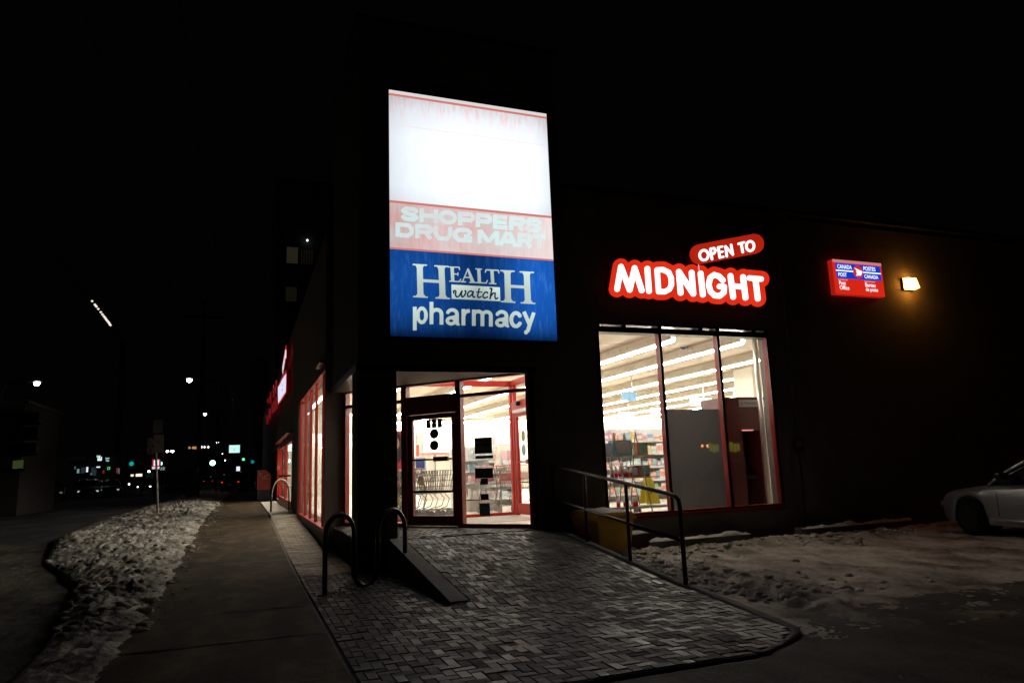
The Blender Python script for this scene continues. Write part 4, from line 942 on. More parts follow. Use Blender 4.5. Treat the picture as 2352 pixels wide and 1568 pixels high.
# ================================================================== SIGNS ON THE BUILDING
SY = 10.78
def sp_(px, py, Y=SY): p = on_y(px, py, Y); return p.x, p.z
tl = sp_(894, 206); bl = sp_(897, 772); tr = sp_(1254, 262); br = sp_(1281, 782)
SX0 = (tl[0]+bl[0])/2; SX1 = (tr[0]+br[0])/2; SZ1 = (tl[1]+tr[1])/2; SZ0 = (bl[1]+br[1])/2
zmid = (sp_(895.5, 460.7)[1]+sp_(1266, 500.5)[1])/2; zblue = (sp_(896, 569)[1]+sp_(1271, 598)[1])/2
T = thing('tower_sign', 'tall backlit sign box on the tower, white over faded red over blue', 'sign', ((SX0+SX1)/2, 11, SZ0))
add('sign_cabinet', MB().box(SX0-0.04, SX1+0.04, SY+0.02, 10.95, SZ0-0.04, SZ1+0.04), M_black, T)
def backlit(name, kind):
    """sun-bleached acrylic faces: uneven glow of unmodelled tubes painted into the emission, with pigment flakes and scratches"""
    m, nt, p = nodes(name); N, L = nt.nodes, nt.links
    tc = N.new('ShaderNodeTexCoord'); sep = N.new('ShaderNodeSeparateXYZ'); L.new(tc.outputs['Generated'], sep.inputs[0])
    def nz(s, st, d=6, r=0.6):
        mp = N.new('ShaderNodeMapping'); mp.inputs['Scale'].default_value = st; L.new(tc.outputs['Object'], mp.inputs[0])
        n = N.new('ShaderNodeTexNoise'); n.inputs['Scale'].default_value = s; n.inputs['Detail'].default_value = d; n.inputs['Roughness'].default_value = r; L.new(mp.outputs[0], n.inputs['Vector']); return n.outputs['Fac']
    def rmp(src, stops):
        r = N.new('ShaderNodeValToRGB')
        while len(r.color_ramp.elements) < len(stops): r.color_ramp.elements.new(0.5)
        for e, (pos, c) in zip(r.color_ramp.elements, stops): e.position = pos; e.color = (c, c, c, 1) if not isinstance(c, tuple) else (*c, 1)
        L.new(src, r.inputs[0]); return r.outputs[0]
    def mul(a, b):
        x = N.new('ShaderNodeMath'); x.operation = 'MULTIPLY'; L.new(a, x.inputs[0])
        if isinstance(b, float): x.inputs[1].default_value = b
        else: L.new(b, x.inputs[1])
        return x.outputs[0]
    def mxc(f, a, b):
        x = N.new('ShaderNodeMix'); x.data_type = 'RGBA'; L.new(f, x.inputs['Factor'])
        for s_, v in (('A', a), ('B', b)):
            if isinstance(v, tuple): x.inputs[s_].default_value = (*v, 1)
            else: L.new(v, x.inputs[s_])
        return x.outputs['Result']
    X, Z = sep.outputs['X'], sep.outputs['Z']
    streak = nz(5, (3.0, 1, 0.5), 8, 0.7)
    if kind == 'white':
        fade = rmp(Z, [(0.0, 0.18), (0.06, 0.05), (0.6, 0.0), (0.8, 0.25), (0.93, 0.95), (1.0, 1.0)])
        side = rmp(X, [(0.0, 0.7), (0.12, 0.25), (0.5, 0.0), (0.9, 0.2), (1.0, 0.6)])
        fl = mul(fade, rmp(streak, [(0.45, 0.0), (0.62, 0.85)])); fs = mul(side, rmp(streak, [(0.4, 0.0), (0.75, 0.5)]))
        c = mxc(fl, (0.86, 0.93, 1.0), (0.93, 0.60, 0.58)); c = mxc(fs, c, (0.85, 0.70, 0.74))
        lum = mul(mul(rmp(X, [(0.0, 0.72), (0.12, 0.86), (0.4, 1.0), (0.9, 0.97), (1.0, 0.78)]), rmp(Z, [(0.0, 0.84), (0.15, 0.97), (0.6, 1.0), (0.88, 0.84), (1.0, 0.66)])), rmp(streak, [(0.3, 0.95), (0.7, 1.05)])); k = 1.28
    elif kind == 'pink':
        fl = mul(rmp(nz(1.6, (1, 1, 1.6), 6, 0.6), [(0.40, 0.15), (0.62, 0.9)]), rmp(X, [(0.0, 1.0), (0.6, 0.8), (1.0, 0.45)])); sc = rmp(streak, [(0.45, 0.0), (0.7, 0.6)])
        c = mxc(fl, (0.66, 0.64, 0.64), (0.78, 0.42, 0.40)); c = mxc(sc, c, (0.85, 0.70, 0.70))
        lum = rmp(X, [(0.0, 0.8), (0.3, 1.0), (0.55, 0.95), (1.0, 1.25)]); k = 1.0
    elif kind == 'letters':
        c = mxc(streak, (0.56, 0.78, 0.78), (0.74, 0.86, 0.86)); c = mxc(rmp(nz(2.2, (1, 1, 1)), [(0.42, 0.0), (0.66, 0.55)]), c, (0.75, 0.60, 0.60)); lum = rmp(X, [(0.0, 0.95), (1.0, 1.12)]); k = 1.0
    elif kind == 'blue':
        c = mxc(rmp(streak, [(0.5, 0.0), (0.8, 0.7)]), (0.006, 0.07, 0.33), (0.05, 0.18, 0.52))
        lum = mul(rmp(X, [(0.0, 0.95), (0.2, 1.0), (0.48, 0.42), (0.62, 0.6), (0.85, 1.7), (1.0, 1.5)]), rmp(Z, [(0.0, 0.12), (0.12, 0.5), (0.3, 0.8), (0.7, 1.0), (1.0, 0.9)])); k = 1.0
    else:
        c = mxc(streak, (0.56, 0.70, 0.62), (0.74, 0.88, 0.80))
        lum = mul(rmp(X, [(0.0, 1.0), (0.35, 0.8), (0.5, 0.62), (0.75, 0.85), (1.0, 1.1)]), rmp(Z, [(0.0, 0.75), (0.4, 0.85), (1.0, 1.1)])); k = 0.95
    L.new(c, p.inputs['Emission Color']); L.new(mul(lum, float(k)), p.inputs['Emission Strength'])
    p.inputs['Base Color'].default_value = (0.05, 0.05, 0.05, 1); p.inputs['Roughness'].default_value = 0.3
    return m
fw = add('white_face', MB().box(SX0, SX1, SY, SY+0.02, zmid+0.02, SZ1-0.10), backlit('bleached_white_face', 'white'), T)
add('top_face_strip', MB().box(SX0, SX1, SY-0.002, SY+0.02, SZ1-0.06, SZ1), emit('strip_face', (0.86, 0.82, 0.82), 0.85), T)
M_pinkline = emit('red_divider', (0.85, 0.27, 0.22), 0.75)
add('divider', MB().box(SX0, SX1, SY-0.004, SY+0.02, SZ1-0.10, SZ1-0.06), M_pinkline, T)
add('divider', MB().box(SX0, SX1, SY-0.004, SY+0.02, zmid-0.02, zmid+0.02), M_pinkline, T)
add('divider', MB().box(SX0, SX1, SY-0.003, SY+0.02, zblue-0.015, zblue+0.015), M_pinkline, T)
add('face_seam', MB().box(SX0, SX1, SY-0.002, SY-0.0005, SZ1-0.62, SZ1-0.61), emit('seam', (0.9, 0.72, 0.74), 1.0), fw)
fp = add('pink_face', MB().box(SX0, SX1, SY, SY+0.02, zblue+0.015, zmid-0.02), backlit('bleached_red_face', 'pink'), T)
fb = add('blue_face', MB().box(SX0, SX1, SY, SY+0.02, SZ0, zblue-0.015), backlit('blue_face', 'blue'), T)
M_ghost = backlit('ghost_letters', 'letters'); M_let = backlit('sign_letters', 'white_letters')
def rct(c, pts): 
    q = [on_y(*c(*p), SY) for p in pts]; return q
def glyph(ch, x0, w_, ty, h):
    r = 28
    def P(u, v): x = x0+r+(w_-2*r)*u; return (x, ty(x)+r+(h-2*r)*v)
    L_ = lambda *q: bars([P(*p) for p in q], r)
    S_ = lambda q: path([P(*p) for p in q], r)
    if ch == 'S': return S_([(1, 0.16), (0.8, 0.0), (0.2, 0.0), (0.0, 0.22), (0.2, 0.44), (0.8, 0.56), (1, 0.78), (0.8, 1), (0.2, 1), (0, 0.84)])
    if ch == 'H': return L_((0, -.18), (0, 1.18))+L_((1, -.18), (1, 1.18))+L_((0, .5), (1, .5))
    if ch == 'O': return S_([(0.5+0.5*math.cos(t/16*2*math.pi), 0.5+0.5*math.sin(t/16*2*math.pi)) for t in range(17)])
    if ch == 'P': return L_((0, -.18), (0, 1.18))+S_([(0, 0), (0.85, 0), (1, .15), (1, .4), (.85, .58), (0, .58)])
    if ch == 'R': return L_((0, -.18), (0, 1.18))+S_([(0, 0), (0.85, 0), (1, .15), (1, .36), (.85, .52), (0, .52)])+L_((.6, .5), (1.0, 1.15))
    if ch == 'E': return L_((0, -.18), (0, 1.18))+L_((0, 0), (1.08, 0))+L_((0, .5), (1.0, .5))+L_((0, 1), (1.08, 1))
    if ch == 'D': return L_((0, -.18), (0, 1.18))+S_([(0, 0), (.75, 0), (1, .3), (1, .7), (.75, 1), (0, 1)])
    if ch == 'U': return L_((0, -.18), (0, .6))+L_((1, -.18), (1, .6))+S_([(0, .55), (.2, 1), (.8, 1), (1, .55)])
    if ch == 'G': return S_([(1, .2), (.8, 0), (.25, 0), (0, .3), (0, .7), (.25, 1), (.8, 1), (1, .85)])+L_((1, .55), (1, 1.15))+L_((.6, .58), (1.05, .58))
    if ch == 'M': return L_((0, -.18), (0, 1.18))+L_((1, -.18), (1, 1.18))+L_((0.05, -.05), (.5, .95))+L_((.95, -.05), (.5, .95))
    if ch == 'A': return L_((.42, -.15), (0, 1.18))+L_((.58, -.15), (1, 1.18))+L_((.2, .72), (.8, .72))
    if ch == 'T': return L_((-.12, 0), (1.12, 0))+L_((.5, 0), (.5, 1.18))
def gline(spans, ty, h):
    out = []
    for ch, a, b in spans: out += glyph(ch, a, b-a, ty, h)
    return out
placeS = lambda x, y, d: (lambda p: (p.x, p.y+d, p.z))(on_y(*cS(x, y), SY-0.004))
g1 = gline((('S', 228, 462), ('H', 476, 722), ('O', 728, 976), ('P', 990, 1216), ('P', 1228, 1444), ('E', 1456, 1664), ('R', 1674, 1888), ('S', 1886, 2108)), lambda x: 140+0.0905*(x-300), 192)
g2 = gline((('D', 155, 398), ('R', 418, 655), ('U', 664, 912), ('G', 924, 1178), ('M', 1252, 1540), ('A', 1530, 1790), ('R', 1786, 1990), ('T', 1978, 2172)), lambda x: 352+0.085*(x-200), 194)
add('upper_lettering', trace(g1, 0, 7, placeS, 0.003), M_ghost, fp); add('lower_lettering', trace(g2, 0, 7, placeS, 0.003), M_ghost, fp)
# serif word and the lower-case word on the blue face
def placeH(x, y, d): p = on_y(*cH(x, y), SY-0.004); return (p.x, p.y+d, p.z)
def serifH(x0, y0, x1, y1, tilt, h):
    # stems given by their centre lines at top and bottom
    P = []
    for (tx, ty, bx, by) in ((x0, y0, x0+12, y0+h), (x1, y1, x1+20, y1+h)):
        P.append(('p', [(tx-44, ty), (tx+44, ty+2), (bx+44, by), (bx-44, by-2)]))
        P += [('s', tx-96, ty+8-6, tx+100, ty+18-6, 10), ('s', bx-100, by-6, bx+100, by+4, 10)]
        P += [('p', [(tx-70, ty), (tx+72, ty+4), (tx+44, ty+52), (tx-44, ty+48)]), ('p', [(bx-44, by-48), (bx+44, by-44), (bx+78, by), (bx-80, by-4)])]
    P.append(('p', [(x0, y0+h*0.45), (x1, y1+h*0.45-2), (x1, y1+h*0.45+40), (x0, y0+h*0.45+42)]))
    return P
prims = serifH(290, 122, 608, 142, 0, 478)+serifH(1578, 212, 1862, 230, 0, 462)
def thick(x0, y0, x1, y1, a): return ('s', x0, y0, x1, y1, a)
E = [('p', [(742, 165), (792, 168), (800, 372), (752, 368)]), thick(715, 160, 870, 165, 8), thick(730, 368, 870, 376, 8), thick(790, 262, 852, 266, 8), thick(870, 165, 876, 200, 7), thick(870, 376, 893, 340, 8), thick(852, 245, 852, 285, 6)]
A_ = [thick(1000, 185, 920, 375, 8), ('p', [(985, 190), (1015, 190), (1100, 385), (1045, 385)]), thick(960, 312, 1055, 316, 8), thick(895, 376, 965, 379, 8), thick(1025, 386, 1130, 389, 8)]
Lt = [('p', [(1135, 190), (1182, 192), (1192, 392), (1145, 390)]), thick(1115, 188, 1198, 192, 8), thick(1125, 390, 1270, 397, 8), thick(1268, 396, 1285, 358, 8)]
Tt = [('p', [(1328, 205), (1375, 207), (1388, 405), (1340, 402)]), thick(1265, 202, 1445, 210, 9), thick(1265, 202, 1255, 238, 8), thick(1445, 210, 1455, 248, 8), thick(1315, 402, 1412, 407, 8)]
prims += E+A_+Lt+Tt
add('serif_lettering', trace(prims, 0, 6, placeH, 0.004), M_let, fb)
q = [placeH(x, y, 0) for x, y in ((757, 418), (1470, 460), (1473, 662), (760, 628))]
bx0, bx1 = (q[0][0]+q[3][0])/2, (q[1][0]+q[2][0])/2; bz1, bz0 = (q[0][2]+q[1][2])/2, (q[2][2]+q[3][2])/2
wb_ = add('word_plate', MB().box(bx0, bx1, SY-0.004, SY, bz0, bz1), M_let, fb)
M_navy = emit('navy_letters', (0.01, 0.03, 0.12), 0.6)
WT = [(792, 545), (785, 515), (805, 505), (822, 520), (815, 575), (835, 600), (870, 590), (900, 530), (912, 512)], [(912, 512), (900, 570), (915, 602), (940, 590), (965, 545), (968, 515), (955, 510)]
wp = [p for s_ in WT for p in path(list(s_), 11)]
wp += path([(1075, 530), (1045, 512), (1010, 525), (990, 565), (1000, 595), (1030, 592), (1062, 555), (1078, 520)], 11)+path([(1078, 520), (1068, 580), (1080, 605), (1100, 598)], 11)
wp += path([(1165, 480), (1140, 590), (1155, 612), (1190, 595)], 11)+path([(1125, 530), (1205, 528)], 8)
wp += path([(1290, 545), (1275, 528), (1245, 535), (1220, 570), (1222, 605), (1250, 618), (1285, 600)], 11)
wp += path([(1325, 475), (1350, 478), (1325, 625)], 12)+path([(1335, 590), (1370, 545), (1400, 545), (1395, 600), (1410, 632), (1438, 615)], 11)
add('script_lettering', trace(wp, 0, 5, lambda x, y, d: (lambda p: (p.x, p.y+d, p.z))(on_y(*cH(x, y), SY-0.008)), 0.003), M_navy, wb_)
r_ = 27.5
ph = bars([(218, 745), (218, 1090)], r_)+[('e', 322, 870, 60, 102, r_)]
ph += bars([(463, 672), (463, 1000)], r_)+path(arc(538, 850, 72, 62, 190, 360), r_)+bars([(610, 850), (610, 1006)], r_)
def aa(dx, dy): return path(arc(768+dx, 852+dy, 70, 62, 205, 350), r_-2)+path([(837+dx, 850+dy), (838+dx, 985+dy)], r_)+bars([(838+dx, 960+dy), (866+dx, 1018+dy)], 17)+[('e', 752+dx, 950+dy, 56, 44, r_-3)]+path([(762+dx, 905+dy), (832+dx, 885+dy)], 24)
ph += aa(0, 0)+aa(728, 28)
ph += bars([(933, 778), (933, 1018)], r_)+path([(938, 870), (955, 825), (1000, 806)], 27)+bars([(975, 812), (1026, 804)], 26)
ph += bars([(1086, 786), (1086, 1024)], r_)+path(arc(1150, 868, 62, 56, 190, 360), r_-2)+bars([(1212, 868), (1212, 1029)], r_)+path(arc(1274, 875, 62, 56, 190, 360), r_-2)+bars([(1336, 875), (1336, 1034)], r_)
ph += path(arc(1705, 933, 70, 98, 35, 325), r_)
ph += bars([(1822, 816), (1915, 1030)], r_-1)+bars([(1968, 830), (1885, 1075)], r_-1)+path([(1897, 1050), (1880, 1095), (1852, 1118)], r_-1)+bars([(1834, 1122), (1872, 1118)], 28)
add('plain_lettering', trace(ph, 0, 6, placeH, 0.004), M_let, fb)

# red MIDNIGHT sign with the tilted pill above
def place2(Y): return lambda x, y, d: (lambda p: (p.x, Y+d, p.z))(on_y(*c2(x, y), Y))
N_ = thing('midnight_sign', 'scalloped red backlit sign reading MIDNIGHT over the front window', 'sign', (7.9, 11, 4.3))
word = path([(296, 578), (330, 380)], 27)+path([(330, 380), (408, 585)], 27)+path([(408, 585), (452, 392)], 27)+path([(452, 392), (515, 590)], 27)
word += path([(565, 398), (580, 596)], 27)
word += path([(652, 408), (666, 602), (720, 602), (762, 580), (780, 540), (778, 480), (755, 430), (705, 406), (652, 408)], 25)
word += path([(846, 425), (862, 612)], 27)+path([(846, 425), (975, 620)], 27)+path([(960, 432), (975, 620)], 27)
word += path([(1040, 440), (1060, 628)], 27)
word += path([(1238, 500), (1205, 465), (1160, 452), (1125, 478), (1112, 540), (1128, 600), (1165, 636), (1210, 640), (1248, 608), (1250, 558), (1208, 555)], 26)
word += path([(1306, 462), (1330, 648)], 27)+path([(1418, 472), (1440, 655)], 27)+path([(1318, 548), (1430, 562)], 25)
word += path([(1474, 480), (1580, 490)], 25)+path([(1528, 486), (1550, 664)], 27)
core = [('s', p[1], p[2], p[3], p[4], 3) for p in word]
def red_face(name, k):
    m, nt, p = nodes(name); N, L = nt.nodes, nt.links
    tc = N.new('ShaderNodeTexCoord'); n = N.new('ShaderNodeTexNoise'); n.inputs['Scale'].default_value = 2.5; n.inputs['Detail'].default_value = 5; L.new(tc.outputs['Object'], n.inputs['Vector'])
    mx = N.new('ShaderNodeMix'); mx.data_type = 'RGBA'; mx.inputs['A'].default_value = (0.62, 0.012, 0.004, 1); mx.inputs['B'].default_value = (0.98, 0.045, 0.012, 1)
    L.new(n.outputs['Fac'], mx.inputs['Factor']); L.new(mx.outputs['Result'], p.inputs['Emission Color']); p.inputs['Emission Strength'].default_value = k
    p.inputs['Base Color'].default_value = (0.3, 0.02, 0.01, 1); p.inputs['Roughness'].default_value = 0.35; return m
M_rf = red_face('red_sign_face', 0.95); M_rf2 = red_face('red_pill_face', 0.55)
M_rside = mat('red_sign_side', (0.35, 0.02, 0.012), 0.4)
M_wl = emit('white_sign_letters', (0.97, 0.98, 1.0), 1.8)
pl = add('red_plate', trace(core, 70, 9, place2(10.86), 0.015), M_rf, N_)
add('plate_cabinet', trace(core, 70, 9, place2(10.877), 0.12), M_rside, N_)
add('word_lettering', trace(word, -2, 5, place2(10.85), 0.008), M_wl, pl)
add('plate_outline', trace(word, 0.5, 5, place2(10.856), 0.003), emit('letter_outline', (0.25, 0.004, 0.002), 0.6), pl)  # dark red outline round the letters
add('joint', MB().box(on_y(*c2(1022, 365), 10.84).x, on_y(*c2(1022, 365), 10.84).x+0.012, 10.848, 10.858, on_y(*c2(1022, 410), 10.85).z, on_y(*c2(1022, 362), 10.85).z), emit('joint_glow', (1, 0.6, 0.55), 0.9), pl)
O_ = thing('open_to_sign', 'tilted red pill shaped sign reading OPEN TO above the scalloped sign', 'sign', (8.9, 11, 5.1))
pill = [('s', 1033, 268, 1517, 176, 88)]
op_ = add('pill_face', trace(pill, 0, 8, place2(10.80), 0.015), M_rf2, O_)
add('pill_cabinet', trace(pill, 0, 8, place2(10.817), 0.18), M_rside, O_)
ot = [('e', 1070, 277, 38, 44, 13)]+path([(1128, 222), (1142, 312)], 13)+path([(1130, 220), (1160, 214), (1174, 236), (1160, 262), (1138, 268)], 12)
ot += path([(1197, 208), (1212, 298)], 13)+path([(1197, 208), (1234, 200)], 11)+path([(1204, 252), (1236, 246)], 11)+path([(1212, 298), (1244, 291)], 11)
ot += path([(1262, 198), (1274, 288)], 12)+path([(1262, 198), (1328, 272)], 12)+path([(1312, 184), (1328, 272)], 12)
ot += path([(1378, 176), (1428, 163)], 12)+path([(1402, 172), (1416, 250)], 13)+[('e', 1482, 196, 34, 42, 13)]
add('word_lettering', trace(ot, -2.5, 4, place2(10.79), 0.008), emit('pill_letters', (0.93, 0.97, 1.0), 1.5), op_)

# post office sign
PY = 10.86
def pp(x, y): p = on_y(*cP(x, y), PY); return p.x, p.z
a = pp(335, 220); b = pp(1455, 1020); x0, x1 = (pp(335, 220)[0]+pp(430, 930)[0])/2, (pp(1360, 330)[0]+pp(1455, 1010)[0])/2
z1_, z0_ = (pp(335, 225)[1]+pp(1355, 330)[1])/2, (pp(420, 960)[1]+pp(1440, 1020)[1])/2
PS = thing('post_office_sign', 'small red and blue backlit post office sign box on the dark wall', 'sign', ((x0+x1)/2, 11, z0_))
M_pr = emit('post_red', (0.80, 0.022, 0.008), 0.85); M_pb = emit('post_blue', (0.004, 0.05, 0.62), 0.9); M_pw = emit('post_white', (0.85, 0.92, 1.0), 1.3)
face = add('red_face', MB().box(x0, x1, PY, PY+0.02, z0_, z1_), M_pr, PS); add('cabinet', MB().box(x0, x1, PY+0.021, 10.999, z0_, z1_), emit('post_side', (0.75, 0.02, 0.01), 0.45), PS)
add('top_edge', MB().box(x0, x1, PY-0.004, PY-0.001, z1_-0.06, z1_), emit('post_top', (0.8, 0.3, 0.28), 0.7), face)
W_, H_ = x1-x0, z1_-z0_
def R(u0, u1, v0, v1): return x0+W_*u0, x0+W_*u1, z0_+H_*v0, z0_+H_*v1
q = R(0.045, 0.965, 0.46, 0.90); bf = add('blue_band', MB().box(q[0], q[1], PY-0.004, PY-0.001, q[2], q[3]), M_pb, face)
q = R(0.045, 0.965, 0.665, 0.70); add('white_line', MB().box(q[0], q[1], PY-0.007, PY-0.0045, q[2], q[3]), M_pw, bf)
cx_, cz_ = x0+W_*0.49, z0_+H_*0.68; rr = H_*0.185
add('roundel', disc(cx_, cz_, rr, rr, PY-0.012, 0.004), M_pr, bf)
wing = [('p', [(-0.75, 0.62), (0.85, 0.12), (0.45, -0.55), (-0.55, -0.62), (-0.25, -0.22), (-0.5, 0.0), (-0.2, 0.12)])]
add('winged_emblem', trace(wing, 0, 0.06, lambda x, y, d: (cx_+x*rr, PY-0.016+d, cz_+y*rr), 0.003), M_pw, bf)
for body, u0, u1, v0, v1 in (('CANADA', 0.08, 0.37, 0.74, 0.86), ('POST', 0.08, 0.25, 0.51, 0.62), ('POSTES', 0.61, 0.86, 0.74, 0.86), ('CANADA', 0.61, 0.90, 0.51, 0.62)):
    q = R(u0, u1, v0, v1); text_fit('band_lettering', body, M_pw, bf, *q, PY-0.007, offset=0.015)
for body, u0, u1, v0, v1 in (('Post', 0.08, 0.21, 0.27, 0.38), ('Office', 0.08, 0.27, 0.13, 0.25), ('Bureau', 0.61, 0.82, 0.26, 0.38), ('de poste', 0.61, 0.86, 0.10, 0.24)):
    q = R(u0, u1, v0, v1); text_fit('red_lettering', body, M_pw, face, *q, PY-0.004, offset=0.01)
for u0, u1 in ((0.07, 0.26), (0.60, 0.82)):
    q = R(u0, u1, 0.40, 0.435); add('small_print', MB().box(q[0], q[1], PY-0.004, PY-0.001, q[2], q[3]), emit('post_pink', (0.85, 0.3, 0.28), 0.8), face)
# wall lamp right of it
p = on_y(2090, 652, 10.9)
WL = thing('wall_lamp', 'glowing amber wall lamp fixed to the rough wall beside the post sign', 'lamp', (p.x, 11, p.z-0.12))
add('housing', MB().box(p.x-0.15, p.x+0.15, 10.931, 10.999, p.z-0.12, p.z+0.13), M_black, WL)
add('lens', MB().add([(p.x-0.15, 10.93, p.z-0.12), (p.x+0.15, 10.93, p.z-0.12), (p.x+0.15, 10.93, p.z+0.13), (p.x-0.15, 10.93, p.z+0.13), (p.x-0.14, 10.78, p.z-0.10), (p.x+0.13, 10.78, p.z-0.10), (p.x+0.13, 10.84, p.z+0.12), (p.x-0.10, 10.84, p.z+0.12)],
    [(4, 5, 6, 7), (0, 1, 5, 4), (1, 2, 6, 5), (2, 3, 7, 6), (3, 0, 4, 7)]), emit('amber_lens', (1.0, 0.36, 0.045), 28.0), WL)
# small plaque by the window
p = on_y(1835, 1021, 10.92)
pq = thing('wall_plaque', 'small dark plaque on the wall right of the display window', 'plaque', (p.x, 10.9, p.z))
add('plate', MB().box(p.x-0.11, p.x+0.11, 10.905, 10.929, p.z-0.14, p.z+0.14), M_black, pq); add('plate_print', MB().box(p.x-0.07, p.x+0.07, 10.900, 10.904, p.z-0.02, p.z+0.08), M_decal2, pq)

# side sign on the street wall, seen nearly edge on
SSX = 1.30
cK = crop(640, 840, 120/784)
def pk(x, y, X=SSX): p = on_x(*cK(x, y), X); return (p.y, p.z)
def sidepoly(pts, X, th=0.01):
    q = [pk(x, y, X) for x, y in pts]; n = len(q)
    return MB().add([(X, a, b) for a, b in q]+[(X+th, a, b) for a, b in q], [tuple(range(n)), tuple(reversed(range(n, 2*n)))]+[(i, (i+1) % n, n+(i+1) % n, n+i) for i in range(n)])
M_sr = emit('side_red', (0.55, 0.012, 0.006), 0.5)
t = thing('street_sign_box', 'white and red backlit sign box seen edge on along the street wall', 'sign', (SSX, pk(425, 850)[0], 4.5))
a_, b_ = pk(490, 560), pk(358, 1100)
add('red_plate', sidepoly([(492, 545), (492, 920), (425, 1040), (358, 1130), (355, 820), (400, 720), (440, 620)], SSX, 0.02), M_sr, t)
add('plate_cabinet', sidepoly([(492, 545), (492, 920), (425, 1040), (358, 1130), (355, 820), (400, 720), (440, 620)], SSX+0.022, 0.15), M_darkred, t)
wf_ = add('white_lettering', sidepoly([(488, 615), (480, 905), (420, 1000), (362, 1095), (358, 840), (400, 770), (430, 700)], SSX-0.012, 0.01), emit('side_white', (0.78, 0.80, 1.0), 0.95), t)
for x, y in ((437, 795), (432, 880)): add('letter_gap', sidepoly([(x-5, y-12), (x+5, y-16), (x+5, y+10), (x-4, y+14)], SSX-0.016, 0.003), MATS['side_red'], wf_)
t2 = thing('street_sign_pill', 'slim upper red and white pill sign on the street wall above the larger box', 'sign', (SSX, pk(450, 400)[0], 5.4))
add('pill_plate', sidepoly([(484, 140), (494, 180), (494, 350), (478, 400), (432, 640), (426, 600), (430, 470), (470, 220)], SSX, 0.02), M_sr, t2)
add('white_lettering', sidepoly([(482, 212), (490, 240), (488, 345), (470, 370), (433, 612), (429, 520), (445, 430), (470, 290)], SSX-0.012, 0.01), MATS['side_white'], t2)
t3 = thing('red_letter_sign', 'dim red glowing letters farther along the street wall', 'sign', (SSX, pk(250, 1100)[0], 4.0))
M_dr = emit('dim_red_letter', (0.45, 0.005, 0.005), 0.25)
for pts in ([(315, 725), (335, 715), (335, 770), (318, 780)], [(310, 800), (328, 790), (328, 930), (314, 940)], [(272, 800), (294, 790), (294, 850), (274, 860)], [(272, 870), (296, 860), (296, 920), (274, 935)], [(272, 955), (300, 940), (300, 990), (276, 1010)],
            [(225, 910), (246, 900), (246, 960), (228, 970)], [(215, 985), (246, 965), (246, 1110), (220, 1090)], [(178, 1020), (205, 1010), (205, 1085), (180, 1090)], [(250, 1120), (345, 960), (345, 1150), (300, 1230), (255, 1270)], [(200, 1185), (235, 1170), (235, 1330), (205, 1370)], [(165, 1300), (190, 1290), (192, 1430), (168, 1440)]):
    add('letter', sidepoly(pts, SSX, 0.04), M_dr, t3)

# ================================================================== STREET FURNITURE
def smooth_path(pts, n=8):
    out = []
    P = [Vector(p) for p in pts]; P = [P[0]]+P+[P[-1]]
    for i in range(1, len(P)-2):
        for k in range(n):
            t = k/n; a, b, c, d = P[i-1], P[i], P[i+1], P[i+2]
            out.append(0.5*((2*b)+(c-a)*t+(2*a-5*b+4*c-d)*t*t+(3*b-a-3*c+d)*t**3))
    out.append(P[-2]); return out
def arch(p0, p1, z0, z1, n=14, flip=False):
    """half circle between two points; z1 is where it springs"""
    p0, p1 = Vector(p0), Vector(p1); r = (p1-p0).length/2; c = (p0+p1)/2; u = (p1-p0).normalized(); out = []
    for k in range(n+1):
        t = math.pi*(1-k/n); q = c+u*r*math.cos(t); out.append((q.x, q.y, z1+(-1 if flip else 1)*r*math.sin(t)))
    return out
ra, rb = Vector((0.965, 9.10, 0)), Vector((2.127, 9.96, 0))
rk = thing('wave_bike_rack', 'dark wave shaped tubular bike rack in front of the pillar', 'bike rack', (ra.x, ra.y, GZ))
P = [ra+(rb-ra)*f for f in (0, 0.33, 0.63, 1.0)]
top = 0.80; zs_ = top-(P[1]-P[0]).length/2
lowspring = GZ+0.22
pts = [(P[0].x, P[0].y, GZ-0.05)]+arch(P[0], P[1], 0, zs_)+[(P[1].x, P[1].y, lowspring+0.2)]+arch(P[1], P[2], 0, lowspring, flip=True)+[(P[2].x, P[2].y, lowspring+0.25)]+arch(P[2], P[3], 0, top-(P[3]-P[2]).length/2)+[(P[3].x, P[3].y, GZ-0.05)]
add('wave_tube', MB().tube(pts, 0.030, 14), mat('rack_paint', (0.02, 0.018, 0.017), 0.28, metal=0.5, var=0.3, scale=15), rk, smooth=True)
for q in (P[0], P[3]): add('foot_plate', MB().lathe((q.x, q.y, GZ), [(0.085, 0.0), (0.085, 0.01), (0.05, 0.014)], 18), M_rubber, rk)
# loop rack by the side door
q0 = on_z(622, 1183, 0.10); q1 = on_z(663, 1178, 0.10)
rk2 = thing('loop_bike_rack', 'single arched bike rack near the side door', 'bike rack', (q0.x, q0.y, q0.z))
zt2 = on_y(640, 1100, (q0.y+q1.y)/2).z; r_ = (q1-q0).length/2
add('loop_tube', MB().tube([(q0.x, q0.y, gz(q0.y))]+arch((q0.x, q0.y, 0), (q1.x, q1.y, 0), 0, zt2-r_)+[(q1.x, q1.y, gz(q1.y))], 0.032, 12), mat('loop_steel', (0.12, 0.11, 0.09), 0.3, metal=0.7), rk2, smooth=True)
for q in (q0, q1): add('foot_plate', MB().lathe((q.x, q.y, gz(q.y)), [(0.08, 0), (0.08, 0.012)], 14), M_steel, rk2)

